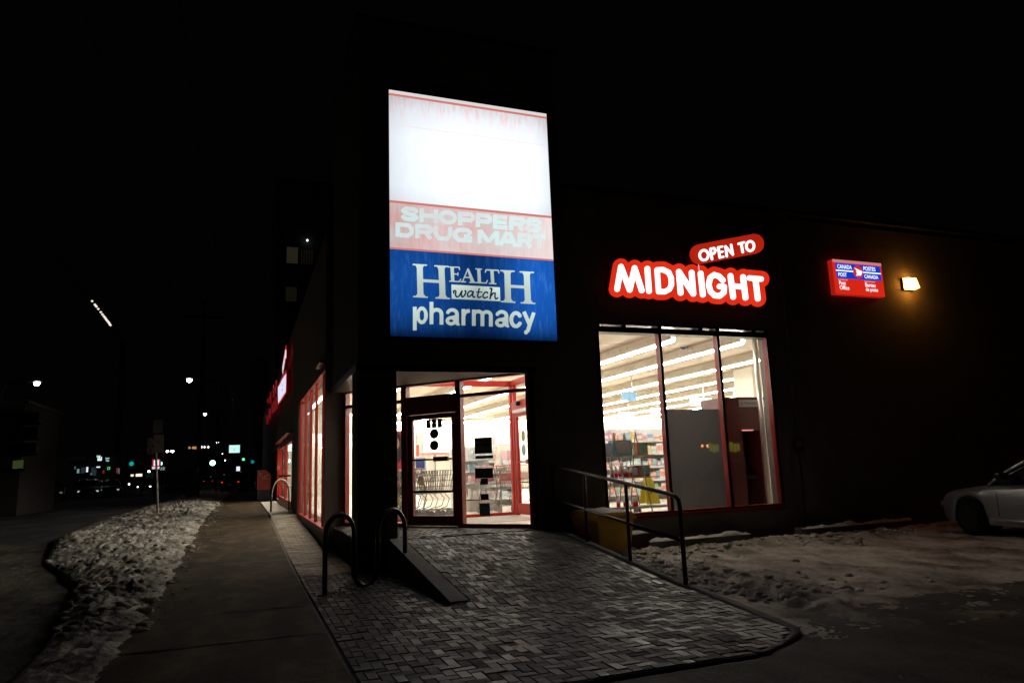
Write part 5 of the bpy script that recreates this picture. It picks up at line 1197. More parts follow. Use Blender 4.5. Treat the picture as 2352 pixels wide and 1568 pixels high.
# ramp handrail
HR = thing('handrail', 'brown painted pipe handrail with a middle rail down the right of the ramp', 'handrail', (4.8, 7.2, GZ))
ztop = lambda y: 0.90+0.113*(y-7.24)
tp = [(4.80, 10.98, ztop(10.98))]+[(4.80, y, ztop(y)) for y in (9.7, 8.45, 7.45)]+[(4.80, 7.32, ztop(7.32)-0.012), (4.80, 7.26, ztop(7.26)-0.05), (4.80, 7.24, ztop(7.2)-0.12), (4.80, 7.24, GZ-0.05)]
add('top_rail', MB().tube(tp, 0.027, 12), M_rail, HR, smooth=True)
add('middle_rail', MB().tube([(4.80, 10.98, ztop(10.98)-0.545), (4.80, 7.25, ztop(7.25)-0.505)], 0.021, 10), M_rail, HR, smooth=True)
for y in (7.24, 8.48, 9.72): add('base_flange', MB().lathe((4.80, y, rz(y)-0.01), [(0.06, 0), (0.06, 0.012), (0.03, 0.02)], 14), M_rail, HR)
for y in (8.48, 9.72, 10.90): add('post', MB().tube([(4.80, y, rz(y)-0.1), (4.80, y, ztop(y))], 0.024, 10), M_rail, HR, smooth=True)

# yellow grit bin with snow on its lid, brown block beside it
M_bin = mat('yellow_grit_bin', (0.85, 0.47, 0.03), 0.5, var=0.2, scale=6)
BN = thing('grit_bin', 'yellow plastic grit bin with snow on its lid beside the ramp', 'bin', (5.45, 10.4, GZ), math.radians(0))
bx, by = 5.42, 10.42
add('tub', MB().taper(bx, by, GZ+0.02, GZ+0.56, 0.27, 0.40, 0.33, 0.47), M_bin, BN, bevel=0.03)
add('rim', MB().box(bx-0.36, bx+0.36, by-0.50, by+0.50, GZ+0.561, GZ+0.62), M_bin, BN, bevel=0.015)
add('lid', MB().taper(bx, by, GZ+0.621, GZ+0.69, 0.36, 0.50, 0.31, 0.44), M_bin, BN, bevel=0.02)
def cap(u, v): 
    r = max(0, 1-max(abs(u), abs(v))**4); return (bx+0.31*u, by+0.44*v, GZ+0.68+0.05*r*(0.7+0.6*noise.noise(Vector((u*3, v*3, 1)))))
add('snow_cover', MB().grid(list(np.linspace(-1, 1, 20)), list(np.linspace(-1, 1, 24)), cap), M_snow, BN, smooth=True)
BX = thing('brown_block', 'low brown block with a cap of snow right of the yellow bin', 'block', (6.1, 10.65, GZ))
add('block_body', MB().box(5.85, 6.35, 10.5, 10.8, GZ, GZ+0.27), mat('brown_block_paint', (0.09, 0.055, 0.045), 0.8, var=0.2), BX, bevel=0.02)
add('snow_cap', MB().grid(list(np.linspace(-1, 1, 20)), list(np.linspace(-1, 1, 10)), lambda u, v: (6.1+0.25*u, 10.65+0.15*v, GZ+0.272+0.04*max(0, 1-u*u)*max(0, 1-v*v)+0.03*max(0, u)*(1-u*u))), M_snow, BX, smooth=True)

# red mailbox
q = on_z(607, 1149, 0.16)
d_ = q.y
MBX = thing('mailbox', 'red street mailbox on a grey ribbed base by the side door', 'mailbox', (q.x, q.y, gz(q.y)))
xl, xr_ = on_y(591, 1100, d_).x, on_y(622, 1100, d_).x; zm = on_y(607, 1124, d_).z; zt_ = on_y(600, 1078, d_).z; zr = on_y(621, 1088, d_).z
zb_ = gz(d_)
body = MB().add([(xl, d_, zm), (xr_, d_, zm), (xr_, d_+0.5, zm), (xl, d_+0.5, zm), (xl, d_, zt_-0.03), (xl, d_+0.5, zt_-0.03), (xl+(xr_-xl)*0.55, d_, zt_), (xl+(xr_-xl)*0.55, d_+0.5, zt_), (xr_, d_, zr), (xr_, d_+0.5, zr)],
    [(0, 1, 8, 6, 4), (3, 5, 7, 9, 2), (0, 4, 5, 3), (1, 2, 9, 8), (4, 6, 7, 5), (6, 8, 9, 7), (3, 2, 1, 0)])
M_mail = mat('mailbox_red', (0.62, 0.045, 0.03), 0.4, var=0.15)
mbd = add('body', body, M_mail, MBX)
lo = MB().box(xl+0.02, xr_-0.02, d_+0.02, d_+0.48, zb_, zm-0.001)
for k in range(8): x = xl+0.05+k*(xr_-xl-0.12)/7; lo.box(x, x+0.03, d_, d_+0.019, zb_+0.05, zm-0.04)
add('ribbed_base', lo, mat('base_grey', (0.08, 0.08, 0.085), 0.6), MBX)
add('collection_card', MB().box(xl+0.08, xl+0.2, d_-0.004, d_-0.001, zt_-0.28, zt_-0.14), mat('card_grey', (0.35, 0.4, 0.35), 0.5), mbd)
cxm, czm, rm = (xl+xr_)/2+0.05, zm+(zt_-zm)*0.62, 0.17
add('winged_emblem', trace([('s', -1, -0.1, 0.2, 0.35, 0.12), ('s', 0.2, 0.35, 0.9, 0.6, 0.08), ('s', -0.8, -0.45, 0.7, -0.5, 0.1), ('s', 0.2, 0.35, -0.1, -0.1, 0.1)], 0, 0.08, lambda x, y, d: (cxm+x*rm, d_-0.004+d, czm+y*rm), 0.003), mat('emblem_pink', (0.7, 0.45, 0.42), 0.5), mbd)
add('pull_handle', MB().tube([(xl-0.05, d_+0.05, zm+0.45), (xl-0.09, d_+0.1, zm+0.42), (xl-0.09, d_+0.1, zm+0.12), (xl-0.05, d_+0.05, zm+0.1)], 0.02), M_steel, mbd)

# lane sign post in the snowbank
q = on_z(363, 1186, 0.18); d_ = q.y
SG = thing('lane_sign_post', 'leaning metal post with lane and parking plates standing in the snowbank', 'sign post', (q.x, q.y, q.z))
tp_ = on_y(358, 1030, d_); add('post', MB().tube([(q.x, d_, q.z-0.1), (tp_.x, d_, tp_.z)], 0.035, 8), mat('post_steel', (0.13, 0.11, 0.10), 0.5, metal=0.5), SG)
cG = crop(340, 1040, 120/1176)
M_pl = mat('plate_beige', (0.10, 0.085, 0.07), 0.6); M_pk = mat('plate_black', (0.02, 0.02, 0.02), 0.5)
def plate(nm, x0, y0, x1, y1, m, dy=0.05):
    a = on_y(*cG(x0, y0), d_-dy); b = on_y(*cG(x1, y1), d_-dy); return add(nm, MB().box(a.x, b.x, d_-dy, d_-dy+0.02, b.z, a.z), m, SG), a, b
plate('upper_plate', 435, 90, 640, 410, mat('plate_dark', (0.03, 0.026, 0.022), 0.7))
pa, a, b = plate('main_plate', 435, 450, 670, 890, M_pl, 0.051)
pd, a, b = plate('diamond_plate', 275, 520, 433, 755, M_pk, 0.052)
cx, cz = (a.x+b.x)/2, (a.z+b.z)/2; w_, h_ = (b.x-a.x)*0.34, (a.z-b.z)*0.40; yb_ = d_-0.06
dm = [(cx-w_, cz), (cx, cz+h_), (cx+w_, cz), (cx, cz-h_)]
add('diamond', trace([('s', *dm[i], *dm[(i+1) % 4], 0.03) for i in range(4)], 0, 0.02, lambda x, y, d: (x, yb_+d, y), 0.004), M_pl, pd)
pc, a, b = plate('arrow_plate', 275, 760, 433, 930, M_pl, 0.053)
add('arrow', MB().add([(a.x+0.05, d_-0.06, b.z+0.06), (a.x+0.10, d_-0.06, b.z+0.04), (b.x-0.05, d_-0.06, a.z-0.06), (b.x-0.1, d_-0.06, a.z-0.04)], [(0, 1, 2, 3)]), M_pk, pc)
a = on_y(*cG(470, 590), d_-0.07); b = on_y(*cG(600, 640), d_-0.07)
add('car_symbol', MB().box(a.x, b.x, d_-0.06, d_-0.056, b.z, b.z+(a.z-b.z)*0.45).box(a.x+0.08, b.x-0.06, d_-0.06, d_-0.056, b.z+(a.z-b.z)*0.45, a.z), M_pk, pa)

# utility pole with cross arm and wires
q = on_z(452, 1143, 0.18)
UP = thing('utility_pole', 'tall dark wooden utility pole at the far end of the snowbank', 'pole', (q.x, q.y, q.z))
M_wood = mat('pole_wood', (0.05, 0.042, 0.035), 0.9, var=0.3, scale=2)
add('shaft', MB().tube([(q.x, q.y, q.z-0.1), (q.x, q.y, 12.5)], 0.2, 12, rs=[0.15, 0.11]), M_wood, UP, smooth=True)
add('cross_arm', MB().box(q.x-1.2, q.x+1.2, q.y-0.08, q.y+0.08, 11.4, 11.55), M_wood, UP)
for dx in (-1.0, 1.0):
    add('wire', MB().tube([(q.x+dx*(1), q.y+(k-10)*9.0, 11.6-1.2*(1-((k-10)/10)**2)*0.6+0.6) for k in range(21)], 0.012, 4), M_black, UP)
BXX = thing('signal_cabinet', 'dark roadside cabinet standing left of the utility pole', 'cabinet', tuple(on_z(437, 1146, 0.18)))
q = on_z(437, 1146, 0.18); add('cabinet_body', MB().box(q.x-0.3, q.x+0.3, q.y, q.y+0.6, 0.16, 1.9), M_black, BXX); add('cabinet_lid', MB().box(q.x-0.34, q.x+0.34, q.y-0.05, q.y+0.65, 1.901, 1.98), M_black, BXX)

# street lamps
def lamp(px, py, h, label, k, col=(0.9, 0.95, 1.0), size=1.0, side=-1):
    d = sight(px, py); t = (h-EYE)/d[2]; p = Vector((d[0]*t, d[1]*t, h)); g = gz(p.y)
    o = thing('street_lamp', label, 'street lamp', (p.x+side*2.2, p.y, g), 0, 'lit street lamps along the road')
    bx_ = p.x+side*2.2
    add('lamp_pole', MB().tube([(bx_, p.y, g-0.1), (bx_, p.y, h-0.6), (bx_-side*0.3, p.y, h-0.1), (p.x+side*0.3, p.y, h+0.08)], 0.08, 8), M_black, o)
    s = 0.21*size
    add('lamp_head', MB().box(p.x-s*1.4, p.x+s*1.4, p.y-s*0.6, p.y+s*0.6, h+0.02, h+0.14), M_steel, o)
    add('lens', MB().lathe((p.x, p.y, h+0.018), [(s*0.25, -s*1.3), (s*0.7, -s*1.1), (s*0.95, -s*0.6), (s, 0)], 12), emit(f'street_lens_{k}', col, k), o, smooth=True)
    return o
lamp(85, 878, 9, 'bright street lamp alone high over the far left of the road', 26, (1, 0.95, 1.0), 1.0, -1)
lamp(435, 871, 9, 'nearest street lamp just left of the utility pole', 26, (0.95, 0.95, 1.0), 0.9, 1)
lamp(471, 950, 9, 'second street lamp along the road right of the pole', 20, (0.95, 0.95, 1.0), 0.8, 1)
lamp(499.5, 1014.7, 9, 'third street lamp along the road above the tail lights', 20, (0.95, 0.97, 1.0), 1.2, 1)
lamp(512, 1041, 9, 'fourth small street lamp far down the road', 12, (0.95, 0.95, 1.0), 1.1, 1)
lamp(517, 1056, 8, 'tiny last street lamp far down the road', 12, (0.95, 0.95, 1.0), 1.1, 1)
lamp(384.6, 1034.8, 9, 'left one of the pair of far street lamps right of the lane sign', 20, (0.95, 0.97, 1.0), 1.5, -1)
lamp(396, 1034.5, 9, 'right one of the pair of far street lamps right of the lane sign', 20, (0.95, 0.97, 1.0), 1.7, -1)
lamp(342, 1081, 4.5, 'low globe street lamp left of the lane sign post', 20, (0.95, 1.0, 1.0), 1.6, -1)
lamp(153.8, 1085, 3.2, 'low porch style lamp in front of the far shops', 8, (0.85, 0.9, 1.0), 0.55, -1)
# traffic lights
def signal(px, py, D, label, col, k, s=0.2, red=False):
    d = sight(px, py); t = D/d[1]; p = Vector((d[0]*t, D, EYE+d[2]*t)); g = gz(p.y)
    o = thing('traffic_light', label, 'traffic light', (p.x-0.5, p.y, g), 0, 'traffic lights far down the road')
    add('signal_pole', MB().tube([(p.x-0.5, p.y+0.2, g-0.1), (p.x-0.5, p.y+0.2, p.z+1.5)], 0.08, 8), M_black, o)
    add('signal_head', MB().box(p.x-0.22, p.x+0.22, p.y, p.y+0.25, p.z-0.25, p.z+1.0), M_black, o)
    add('green_lens', MB().lathe((p.x, p.y-0.02, p.z), [(s, 0.015), (s, 0), (s*0.6, -0.02)], 14, 'y'), emit(f'signal_{k}_{px}', col, k), o)
    for dz in (0.42, 0.82): add('dark_lens', MB().lathe((p.x, p.y-0.02, p.z+dz), [(0.14, 0.015), (0.14, 0)], 12, 'y'), M_black, o)
signal(488.4, 1062.6, 150, 'bright green traffic light over the receding lane', (0.35, 1.0, 0.8), 8, 0.5)
signal(302, 1064.4, 95, 'dim teal traffic light over the oncoming bus', (0.0, 0.35, 0.32), 1.0, 0.26)
signal(368, 1064, 120, 'green traffic light touching the red square sign', (0.2, 1.0, 0.75), 5, 0.3)
signal(559.2, 1054.4, 80, 'small green signal under the white lit sign', (0.1, 0.8, 0.25), 2, 0.14)
signal(580, 1060, 70, 'faint teal signal beside the mailbox', (0.0, 0.25, 0.28), 0.8, 0.16)
# lit shop signs down the road
def litsign(px0, py0, px1, py1, D, label, m, name='lit_sign', pole=True, inner=None):
    a = on_y(px0, py0, D); b = on_y(px1, py1, D); g = gz(D)
    o = thing(name, label, 'sign', ((a.x+b.x)/2, D, g if pole else b.z))
    add('sign_box', MB().box(a.x-0.06, b.x+0.06, D+0.01, D+0.3, b.z-0.06, a.z+0.06), M_black, o); f = add('sign_face', MB().box(a.x, b.x, D, D+0.009, b.z, a.z), m, o)
    if pole: add('sign_pole', MB().tube([((a.x+b.x)/2, D+0.15, g-0.1), ((a.x+b.x)/2, D+0.15, b.z-0.05)], 0.08, 8), M_black, o)
    if inner:
        for u0, u1, v0, v1, mm in inner: add('sign_mark', MB().box(a.x+(b.x-a.x)*u0, a.x+(b.x-a.x)*u1, D-0.02, D-0.001, b.z+(a.z-b.z)*v0, b.z+(a.z-b.z)*v1), mm, f)
    return o
M_mint = emit('mint_face', (0.62, 1.0, 0.92), 1.0)
litsign(526.5, 1022, 550.5, 1039, 60, 'mint white lit sign on a pole above the sidewalk end', M_mint, inner=((0.1, 0.85, 0.62, 0.68, emit('mint_mark', (0.35, 0.7, 0.65), 0.9)), (0.4, 0.6, 0.3, 0.5, emit('mint_mark', (0.35, 0.7, 0.65), 0.9))))
M_shred = emit('shop_red', (0.75, 0.03, 0.06), 0.5); M_shw = emit('shop_white', (0.85, 0.9, 1.0), 1.0)
litsign(350, 1054, 367, 1076, 70, 'red square lit sign with white letters behind the lane post', M_shred, inner=((0.2, 0.45, 0.3, 0.9, M_shw), (0.55, 0.85, 0.35, 0.9, M_shw), (0.02, 0.95, 0.12, 0.2, M_shw), (0.02, 0.95, 0.0, 0.07, M_shw)))
litsign(543, 1071, 551, 1081, 80, 'small white lit sign above the parked pickup', M_shw)
litsign(368, 1072, 378, 1079, 85, 'two dim white panels right of the red square sign', emit('dim_panel', (0.45, 0.65, 0.65), 0.35), inner=((0.42, 0.55, 0, 1, M_black),))

# ================================================================== VEHICLES
def car_mesh(L_, W2, H, hood, roof0, roof1, wb0, wb1, tr=0.31):
    """body loft: stations along x (0 = nose), half width profile with wheel arches; returns meshes"""
    st = sorted(set(list(np.linspace(0, L_, 34))+[wb0-0.38, wb0-0.3, wb0-0.2, wb0, wb0+0.2, wb0+0.3, wb0+0.38, wb1-0.38, wb1-0.3, wb1-0.2, wb1, wb1+0.2, wb1+0.3, wb1+0.38]))
    def top(x):
        if x < roof0: return hood-0.17*(1-min(1, x/roof0))**1.15-0.16*max(0, 1-x/0.38)**2
        if x > roof1: return hood+0.06-0.06*((x-roof1)/(L_-roof1))**2
        return hood+0.06*min(1, (x-roof0)/(roof1-roof0)*1.5)
    def half(x):
        u = min(1, x/0.75); v = min(1, (L_-x)/0.45); return W2*(0.66+0.34*math.sqrt(1-(1-u)**2))*(0.84+0.16*math.sqrt(max(0, 1-(1-v)**2)))
    def low(x):
        z = 0.20 if 0.25 < x < L_-0.25 else 0.28
        for c in (wb0, wb1):
            d = abs(x-c)
            if d < 0.37: z = max(z, 0.31+math.sqrt(0.37**2-d*d)-0.005)
        return z
    mb = MB(); rows = []
    for x in st:
        h, t, l = half(x), top(x), low(x); l = min(l, t-0.1)
        prof = [(h*0.965, l), (h*0.99, l+0.03), (h, l+(t-l)*0.35), (h*0.995, l+(t-l)*0.62), (h*0.975, t-0.10), (h*0.94, t-0.035), (h*0.84, t-0.004), (h*0.5, t+0.012), (0, t+0.018)]
        ring = [(x, -a, z) for a, z in prof]+[(x, a, z) for a, z in prof[-2::-1]]; rows.append(ring)
    n = len(rows[0])
    for r in rows: mb.v += r
    for i in range(len(rows)-1):
        for k in range(n-1): a = i*n+k; mb.f.append((a, a+n, a+n+1, a+1))
    mb.f.append(tuple(range(n))); e = (len(rows)-1)*n; mb.f.append(tuple(e+k for k in reversed(range(n))))
    return mb, top, half
def make_car(label, cat, colour, nm='parked_car', L_=4.5, W2=0.875, H=1.43, hood=0.90, tall=False, head=None, tail=None, lampk=4.0, group=None, coat=0.6):
    t = thing(nm, label, cat, (0, 0, 0), 0, group)
    wb0, wb1 = 0.82, L_-1.0
    r0, r1 = (1.24, L_-0.75) if not tall else (1.1, L_-0.15)
    body, top, half = car_mesh(L_, W2, H, hood, r0, r1, wb0, wb1)
    M_c = mat('car_paint_'+'_'.join(f'{int(c*1000)}' for c in colour), colour, 0.28, metal=0.55, coat=coat)
    bo = add('body', body, M_c, t, smooth=True, world=False)
    a0, a1, b0, b1 = r0, r0+(1.30 if not tall else 0.6), (r1-0.65 if not tall else r1-0.25), r1
    zb0, zb1 = top(r0)+0.0, top(r1)+0.0
    gw, tw = W2*0.93, W2*0.72
    # cabin glass as one shell, roof and pillars proud of it
    cab = MB(); S_ = [(a0, zb0-0.01, gw*0.9, zb0), (a1, zb0+0.03, gw, H-0.03), (b0, zb1, gw, H-0.05), (b1, zb1-0.01, gw*0.85, zb1)]
    xsn = [a0, a1, (a1+b0)/2, b0, b1]
    def roofz(x):
        if x <= a1: return zb0+(H-0.035-zb0)*math.sin(min(1, (x-a0)/(a1-a0))*math.pi/2)**0.9
        if x >= b0: return zb1+(H-0.045-zb1)*math.sin(min(1, (b1-x)/(b1-b0))*math.pi/2)**0.9
        return H-0.035+0.03*math.sin((x-a1)/(b0-a1)*math.pi)
    def section(x, grow=0.0):
        z1 = roofz(x); z0 = top(x)-0.02; q = (z1-z0)/(H-z0+1e-6); wt = gw+(tw-gw)*max(0, min(1, q)); wb = gw
        return [(x, -wb-grow, z0), (x, -(wb+wt)/2-grow-0.01, (z0+z1)/2), (x, -wt-grow, z1-0.02), (x, -wt*0.7, z1+0.012+grow), (x, 0, z1+0.02+grow), (x, wt*0.7, z1+0.012+grow), (x, wt+grow, z1-0.02), (x, (wb+wt)/2+grow+0.01, (z0+z1)/2), (x, wb+grow, z0)]
    xs_ = [a0+(b1-a0)*k/22 for k in range(23)]
    rows = [section(x) for x in xs_]; n = 9
    for r in rows: cab.v += r
    for i in range(22):
        for k in range(n-1): a = i*n+k; cab.f.append((a, a+n, a+n+1, a+1))
    add('windows', cab, mat('car_glass', (0.012, 0.013, 0.014), 0.06, spec=0.9), t, smooth=True, world=False)
    rf = MB(); xs2 = [x for x in xs_ if a1-0.12 <= x <= b0+0.12]; rows = [section(x, 0.012) for x in xs2]
    for r in rows: rf.v += r[2:7]
    for i in range(len(rows)-1):
        for k in range(4): a = i*5+k; rf.f.append((a, a+5, a+6, a+1))
    add('roof_panel', rf, M_c, t, smooth=True, world=False)
    pl = MB()
    for sgn in (-1, 1):
        idx = 2 if sgn < 0 else 6
        pl.tube([Vector(section(x, 0.004)[idx]) for x in xs_ if x <= a1+0.1], 0.032, 6)
        pl.tube([Vector(section(x, 0.004)[idx]) for x in xs_ if x >= b0-0.1], 0.045, 6)
        for xm in ((a1+b0)/2-0.05,) if not tall else (a1+0.9, b0-0.6):
            s_ = section(xm, 0.004); ii = (0, 1, 2) if sgn < 0 else (8, 7, 6); pl.tube([Vector(s_[j]) for j in ii], 0.04, 6)
    add('pillars', pl, M_c, t, smooth=True, world=False)
    for x in (wb0, wb1):
        for sgn in (-1, 1):
            wl = add('wheel', MB().lathe((x, sgn*(W2-0.10), 0.31), [(0.2, -0.1), (0.30, -0.10), (0.315, -0.06), (0.315, 0.06), (0.30, 0.10), (0.2, 0.1)], 28, 'y'), mat('tyre', (0.008, 0.008, 0.008), 0.95, spec=0.1), t, smooth=True, world=False)
            rim = MB().lathe((x, sgn*(W2-0.005), 0.31), [(0.20, -0.03), (0.205, 0.0)], 24, 'y')
            for k in range(5):
                th = k*2*math.pi/5; c_, s_ = math.cos(th), math.sin(th); rim.tube([(x, sgn*(W2+0.002), 0.31), (x+0.19*c_, sgn*(W2+0.004), 0.31+0.19*s_)], 0.022, 5)
            add('rim', rim, mat('alloy', (0.02, 0.02, 0.02), 0.5, metal=0.8), wl, world=False)
    for x in (wb0, wb1):
        for sgn in (-1, 1): add('wheel_well', MB().lathe((x, sgn*(W2-0.22), 0.36), [(0.355, -0.14), (0.355, 0.14)], 20, 'y'), M_rubber, t, world=False)
    for sgn in (-1, 1):
        hz = top(0.15)-0.16; hl = MB().box(0.012, 0.30, sgn*W2*0.62-0.16, sgn*W2*0.62+0.13, hz-0.06, hz+0.06)
        add('headlight', hl, emit('headlight_'+str(lampk), (0.9, 0.95, 1.0), lampk) if head else mat('lamp_clear', (0.25, 0.25, 0.27), 0.15), t, world=False, bevel=0.03)
        add('tail_light', MB().box(L_-0.16, L_+0.015, sgn*W2*0.70-0.07, sgn*W2*0.70+0.07, 0.76, 0.86), emit('tail_on', (1.0, 0.03, 0.02), 0.9) if tail else mat('lamp_red', (0.2, 0.01, 0.01), 0.3), t, world=False, bevel=0.03)
        mz = top(r0+0.35)+0.06
        add('mirror', MB().taper(r0+0.42, sgn*(W2+0.09), mz, mz+0.13, 0.06, 0.08, 0.05, 0.10), M_black, t, world=False, bevel=0.03)
        sl = MB().box(wb0+0.42, wb1-0.42, sgn*(W2+0.003)-0.012, sgn*(W2+0.003)+0.012, 0.27, 0.31); add('rocker_trim', sl, M_c, t, world=False, bevel=0.008)
        dn = MB()
        for xx in (r0+0.18, (a1+b0)/2-0.03, wb1-0.2): dn.box(xx, xx+0.008, sgn*(W2+0.0015)-0.003, sgn*(W2+0.0015)+0.003, 0.36, top(xx)-0.12)
        add('door_seam', dn, M_black, t, world=False)
        add('door_handle', MB().box(r0+1.05, r0+1.22, sgn*(W2+0.012)-0.012, sgn*(W2+0.012)+0.012, 0.74, 0.765), M_c, t, world=False, bevel=0.008)
    add('licence_plate', MB().box(L_-0.004, L_+0.006, -0.22, 0.22, 0.55, 0.68), M_white, t, world=False)
    return t
def put(car, x, y, yaw, z=None):
    """yaw: direction the nose points, measured from +x"""
    car.location = (x, y, gz(y) if z is None else z); car.rotation_euler.z = yaw+math.pi
silver = make_car('silver grey sedan parked nose to the wall at the right edge', 'car', (0.29, 0.285, 0.28), coat=0.3, hood=0.86, H=1.43)
nose = math.radians(90-9); wx, wy = 11.82, 8.93     # near side front wheel
# left side of the car faces the camera: body centre is W2 to the right of the wheel
dx, dy = math.cos(nose), math.sin(nose); rx_, ry_ = dy, -dx
cx, cy = wx+rx_*0.80+dx*0.82, wy+ry_*0.80+dy*0.82
silver.location = (cx, cy, GZ-0.01); silver.rotation_euler.z = nose+math.pi
# far traffic
suv = make_car('dark van parked behind the lane sign post', 'van', (0.012, 0.012, 0.013), 'parked_van', L_=4.7, W2=0.95, H=1.85, hood=1.05, tall=True)
q = on_z(395, 1133, 0.18); put(suv, q.x, q.y+2, math.radians(-98), 0.18)
s2 = make_car('dark sedan with red tail lights driving away down the road', 'car', (0.015, 0.015, 0.017), 'moving_car', tail=True)
q = on_z(478, 1112, 0.18); d_ = 120; q = on_y(478, 1104, d_); put(s2, q.x, d_+4.5, math.radians(90), 0.18)
s3 = make_car('dark pickup like car with one red light at the sidewalk end', 'car', (0.035, 0.033, 0.03), 'parked_car', tail=True, H=1.6, hood=1.0, tall=True, L_=4.6)
q = on_y(549, 1095, 62); put(s3, q.x, 66, math.radians(82), 0.18)
s4 = make_car('oncoming car with bright white headlights behind the snowbank', 'car', (0.015, 0.015, 0.015), 'moving_car', head=True, lampk=5.0)
q = on_y(331, 1105, 88); put(s4, q.x, 88, math.radians(-92), 0.18)
for k, (px, D, lab, kk) in enumerate(((203, 62, 'dark parked car with two glaring lamps across the road', 0.45), (252, 66, 'dark parked car with one glaring lamp right of the first', 0.4), (118, 60, 'barely visible parked car at the left across the road', 0.12))):
    c_ = make_car(lab, 'car', (0.02, 0.02, 0.022), 'parked_car', head=True, lampk=kk); q = on_y(px, 1110, D); put(c_, q.x, D, math.radians(-80), 0.18)
# oncoming bus
D = 125; a = on_y(300.5, 1087.5, D); b = on_y(326.5, 1094, D); cx = (a.x+b.x)/2; zc = (a.z+b.z)/2
BS = thing('bus', 'oncoming city bus with an amber destination display', 'bus', (cx, D, gz(D)))
add('body', MB().box(cx-1.28, cx+1.28, D, D+11, 0.5, zc+0.45), mat('bus_body', (0.03, 0.03, 0.032), 0.5), BS, bevel=0.12)
add('windscreen', MB().box(cx-1.1, cx+1.1, D-0.02, D-0.005, 1.4, zc-0.35), mat('car_glass', (0, 0, 0)), BS)
add('destination_display', MB().box(a.x+0.7, b.x, D-0.02, D-0.004, b.z+0.05, a.z-0.05), emit('bus_amber', (1.0, 0.85, 0.6), 1.3), BS)
add('route_display', MB().box(a.x, a.x+0.4, D-0.02, D-0.004, b.z+0.1, a.z-0.1), emit('bus_amber', (1.0, 0.85, 0.6), 1.3), BS)
for sgn in (-1, 1):
    add('headlight', MB().lathe((cx+sgn*0.95, D-0.02, 0.95), [(0.14, 0.02), (0.14, 0)], 14, 'y'), emit('bus_head', (1, 0.98, 0.95), 3.0), BS)
    for yy in (2.5, 8.0): add('wheel', MB().lathe((cx+sgn*1.15, D+yy, 0.48+0.15), [(0.46, -0.14), (0.48, 0), (0.46, 0.14)], 18, 'x'), M_rubber, BS)

# ================================================================== FAR BUILDINGS
def block(name, label, x0, x1, y0, y1, h, m, wins=(), face='x1', extra=None, cat='building'):
    """wins: (along, z, w, h, material) on the street face"""
    t = thing(name, label, cat, ((x0+x1)/2, (y0+y1)/2, gz(y0)))
    add('wall', MB().box(x0, x1, y0, y1, -0.2, h), m, t); add('roof', MB().box(x0-0.15, x1+0.15, y0-0.15, y1+0.15, h+0.001, h+0.15), M_rubber, t)
    for a, z, w_, hh, mm in wins:
        if face == 'x1': add('window', MB().box(x1+0.002, x1+0.03, a, a+w_, z, z+hh), mm, t); add('window_trim', MB().box(x1+0.031, x1+0.08, a-0.1, a+w_+0.1, z-0.12, z-0.02), M_black, t)
        else: add('window', MB().box(a, a+w_, y0-0.03, y0-0.002, z, z+hh), mm, t); add('window_trim', MB().box(a-0.1, a+w_+0.1, y0-0.08, y0-0.031, z-0.12, z-0.02), M_black, t)
    return t
M_fb = mat('far_brick', (0.015, 0.011, 0.009), 0.9, var=0.3); M_fb2 = mat('far_stucco', (0.06, 0.06, 0.06), 0.9, var=0.2); M_dk = mat('dark_pane', (0.01, 0.011, 0.013), 0.15)
M_gw = emit('green_curtain', (0.16, 0.24, 0.05), 0.16); M_lw = emit('lit_curtain', (0.26, 0.22, 0.14), 0.06); M_lw2 = emit('lit_curtain_dim', (0.22, 0.2, 0.1), 0.022)
bw = []
for (px, py) in ((36.3, 1067), (46.9, 1066)):
    p = on_y(px, py, 34); bw.append((p.x-0.10, p.z-0.15, 0.20, 0.32, M_gw))
w0 = on_y(-30, 1000, 34).x; w1 = on_y(52, 1000, 34).x
for k in range(4):
    for j in range(3): bw.append((w0+0.4+k*(w1-w0)/4.4, 2.6+j*0.62, 0.5, 0.42, M_dk))
block('brick_house', 'brown brick house at the far left with two dim green windows', w0-6, w1, 34, 40, 4.6, M_fb, bw, 'y0')
# row of shops
D = 70; x0 = on_y(105, 1100, D).x; x1 = on_y(262, 1100, D).x; ws = []
for (cx0, cy0, cx1, cy1, mm) in ((560, 360, 580, 400, emit('shop_cyan', (0.25, 0.5, 0.5), 0.5)), (652, 340, 666, 390, M_shw), (750, 335, 785, 346, M_shw), (535, 335, 545, 360, emit('shop_dim', (0.3, 0.4, 0.4), 0.25)), (690, 400, 708, 418, MATS['shop_dim']), (600, 345, 640, 400, emit('shop_glow', (0.03, 0.05, 0.055), 0.5)), (700, 345, 745, 425, MATS['shop_glow']),
    (812, 370, 826, 402, emit('shop_redglow', (0.4, 0.03, 0.03), 0.4)), (945, 350, 958, 400, MATS['shop_redglow']), (963, 352, 975, 410, MATS['shop_dim'])):
    a = on_y(*cB(cx0, cy0), D); b = on_y(*cB(cx1, cy1), D); ws.append((a.x, b.z, b.x-a.x, a.z-b.z, mm))
block('shop_row', 'dark low row of shops across the road with a few lit panes', x0-2, on_y(262, 1100, D).x, D, D+3, on_y(200, 1046, D).z, M_fb2, ws, 'y0')
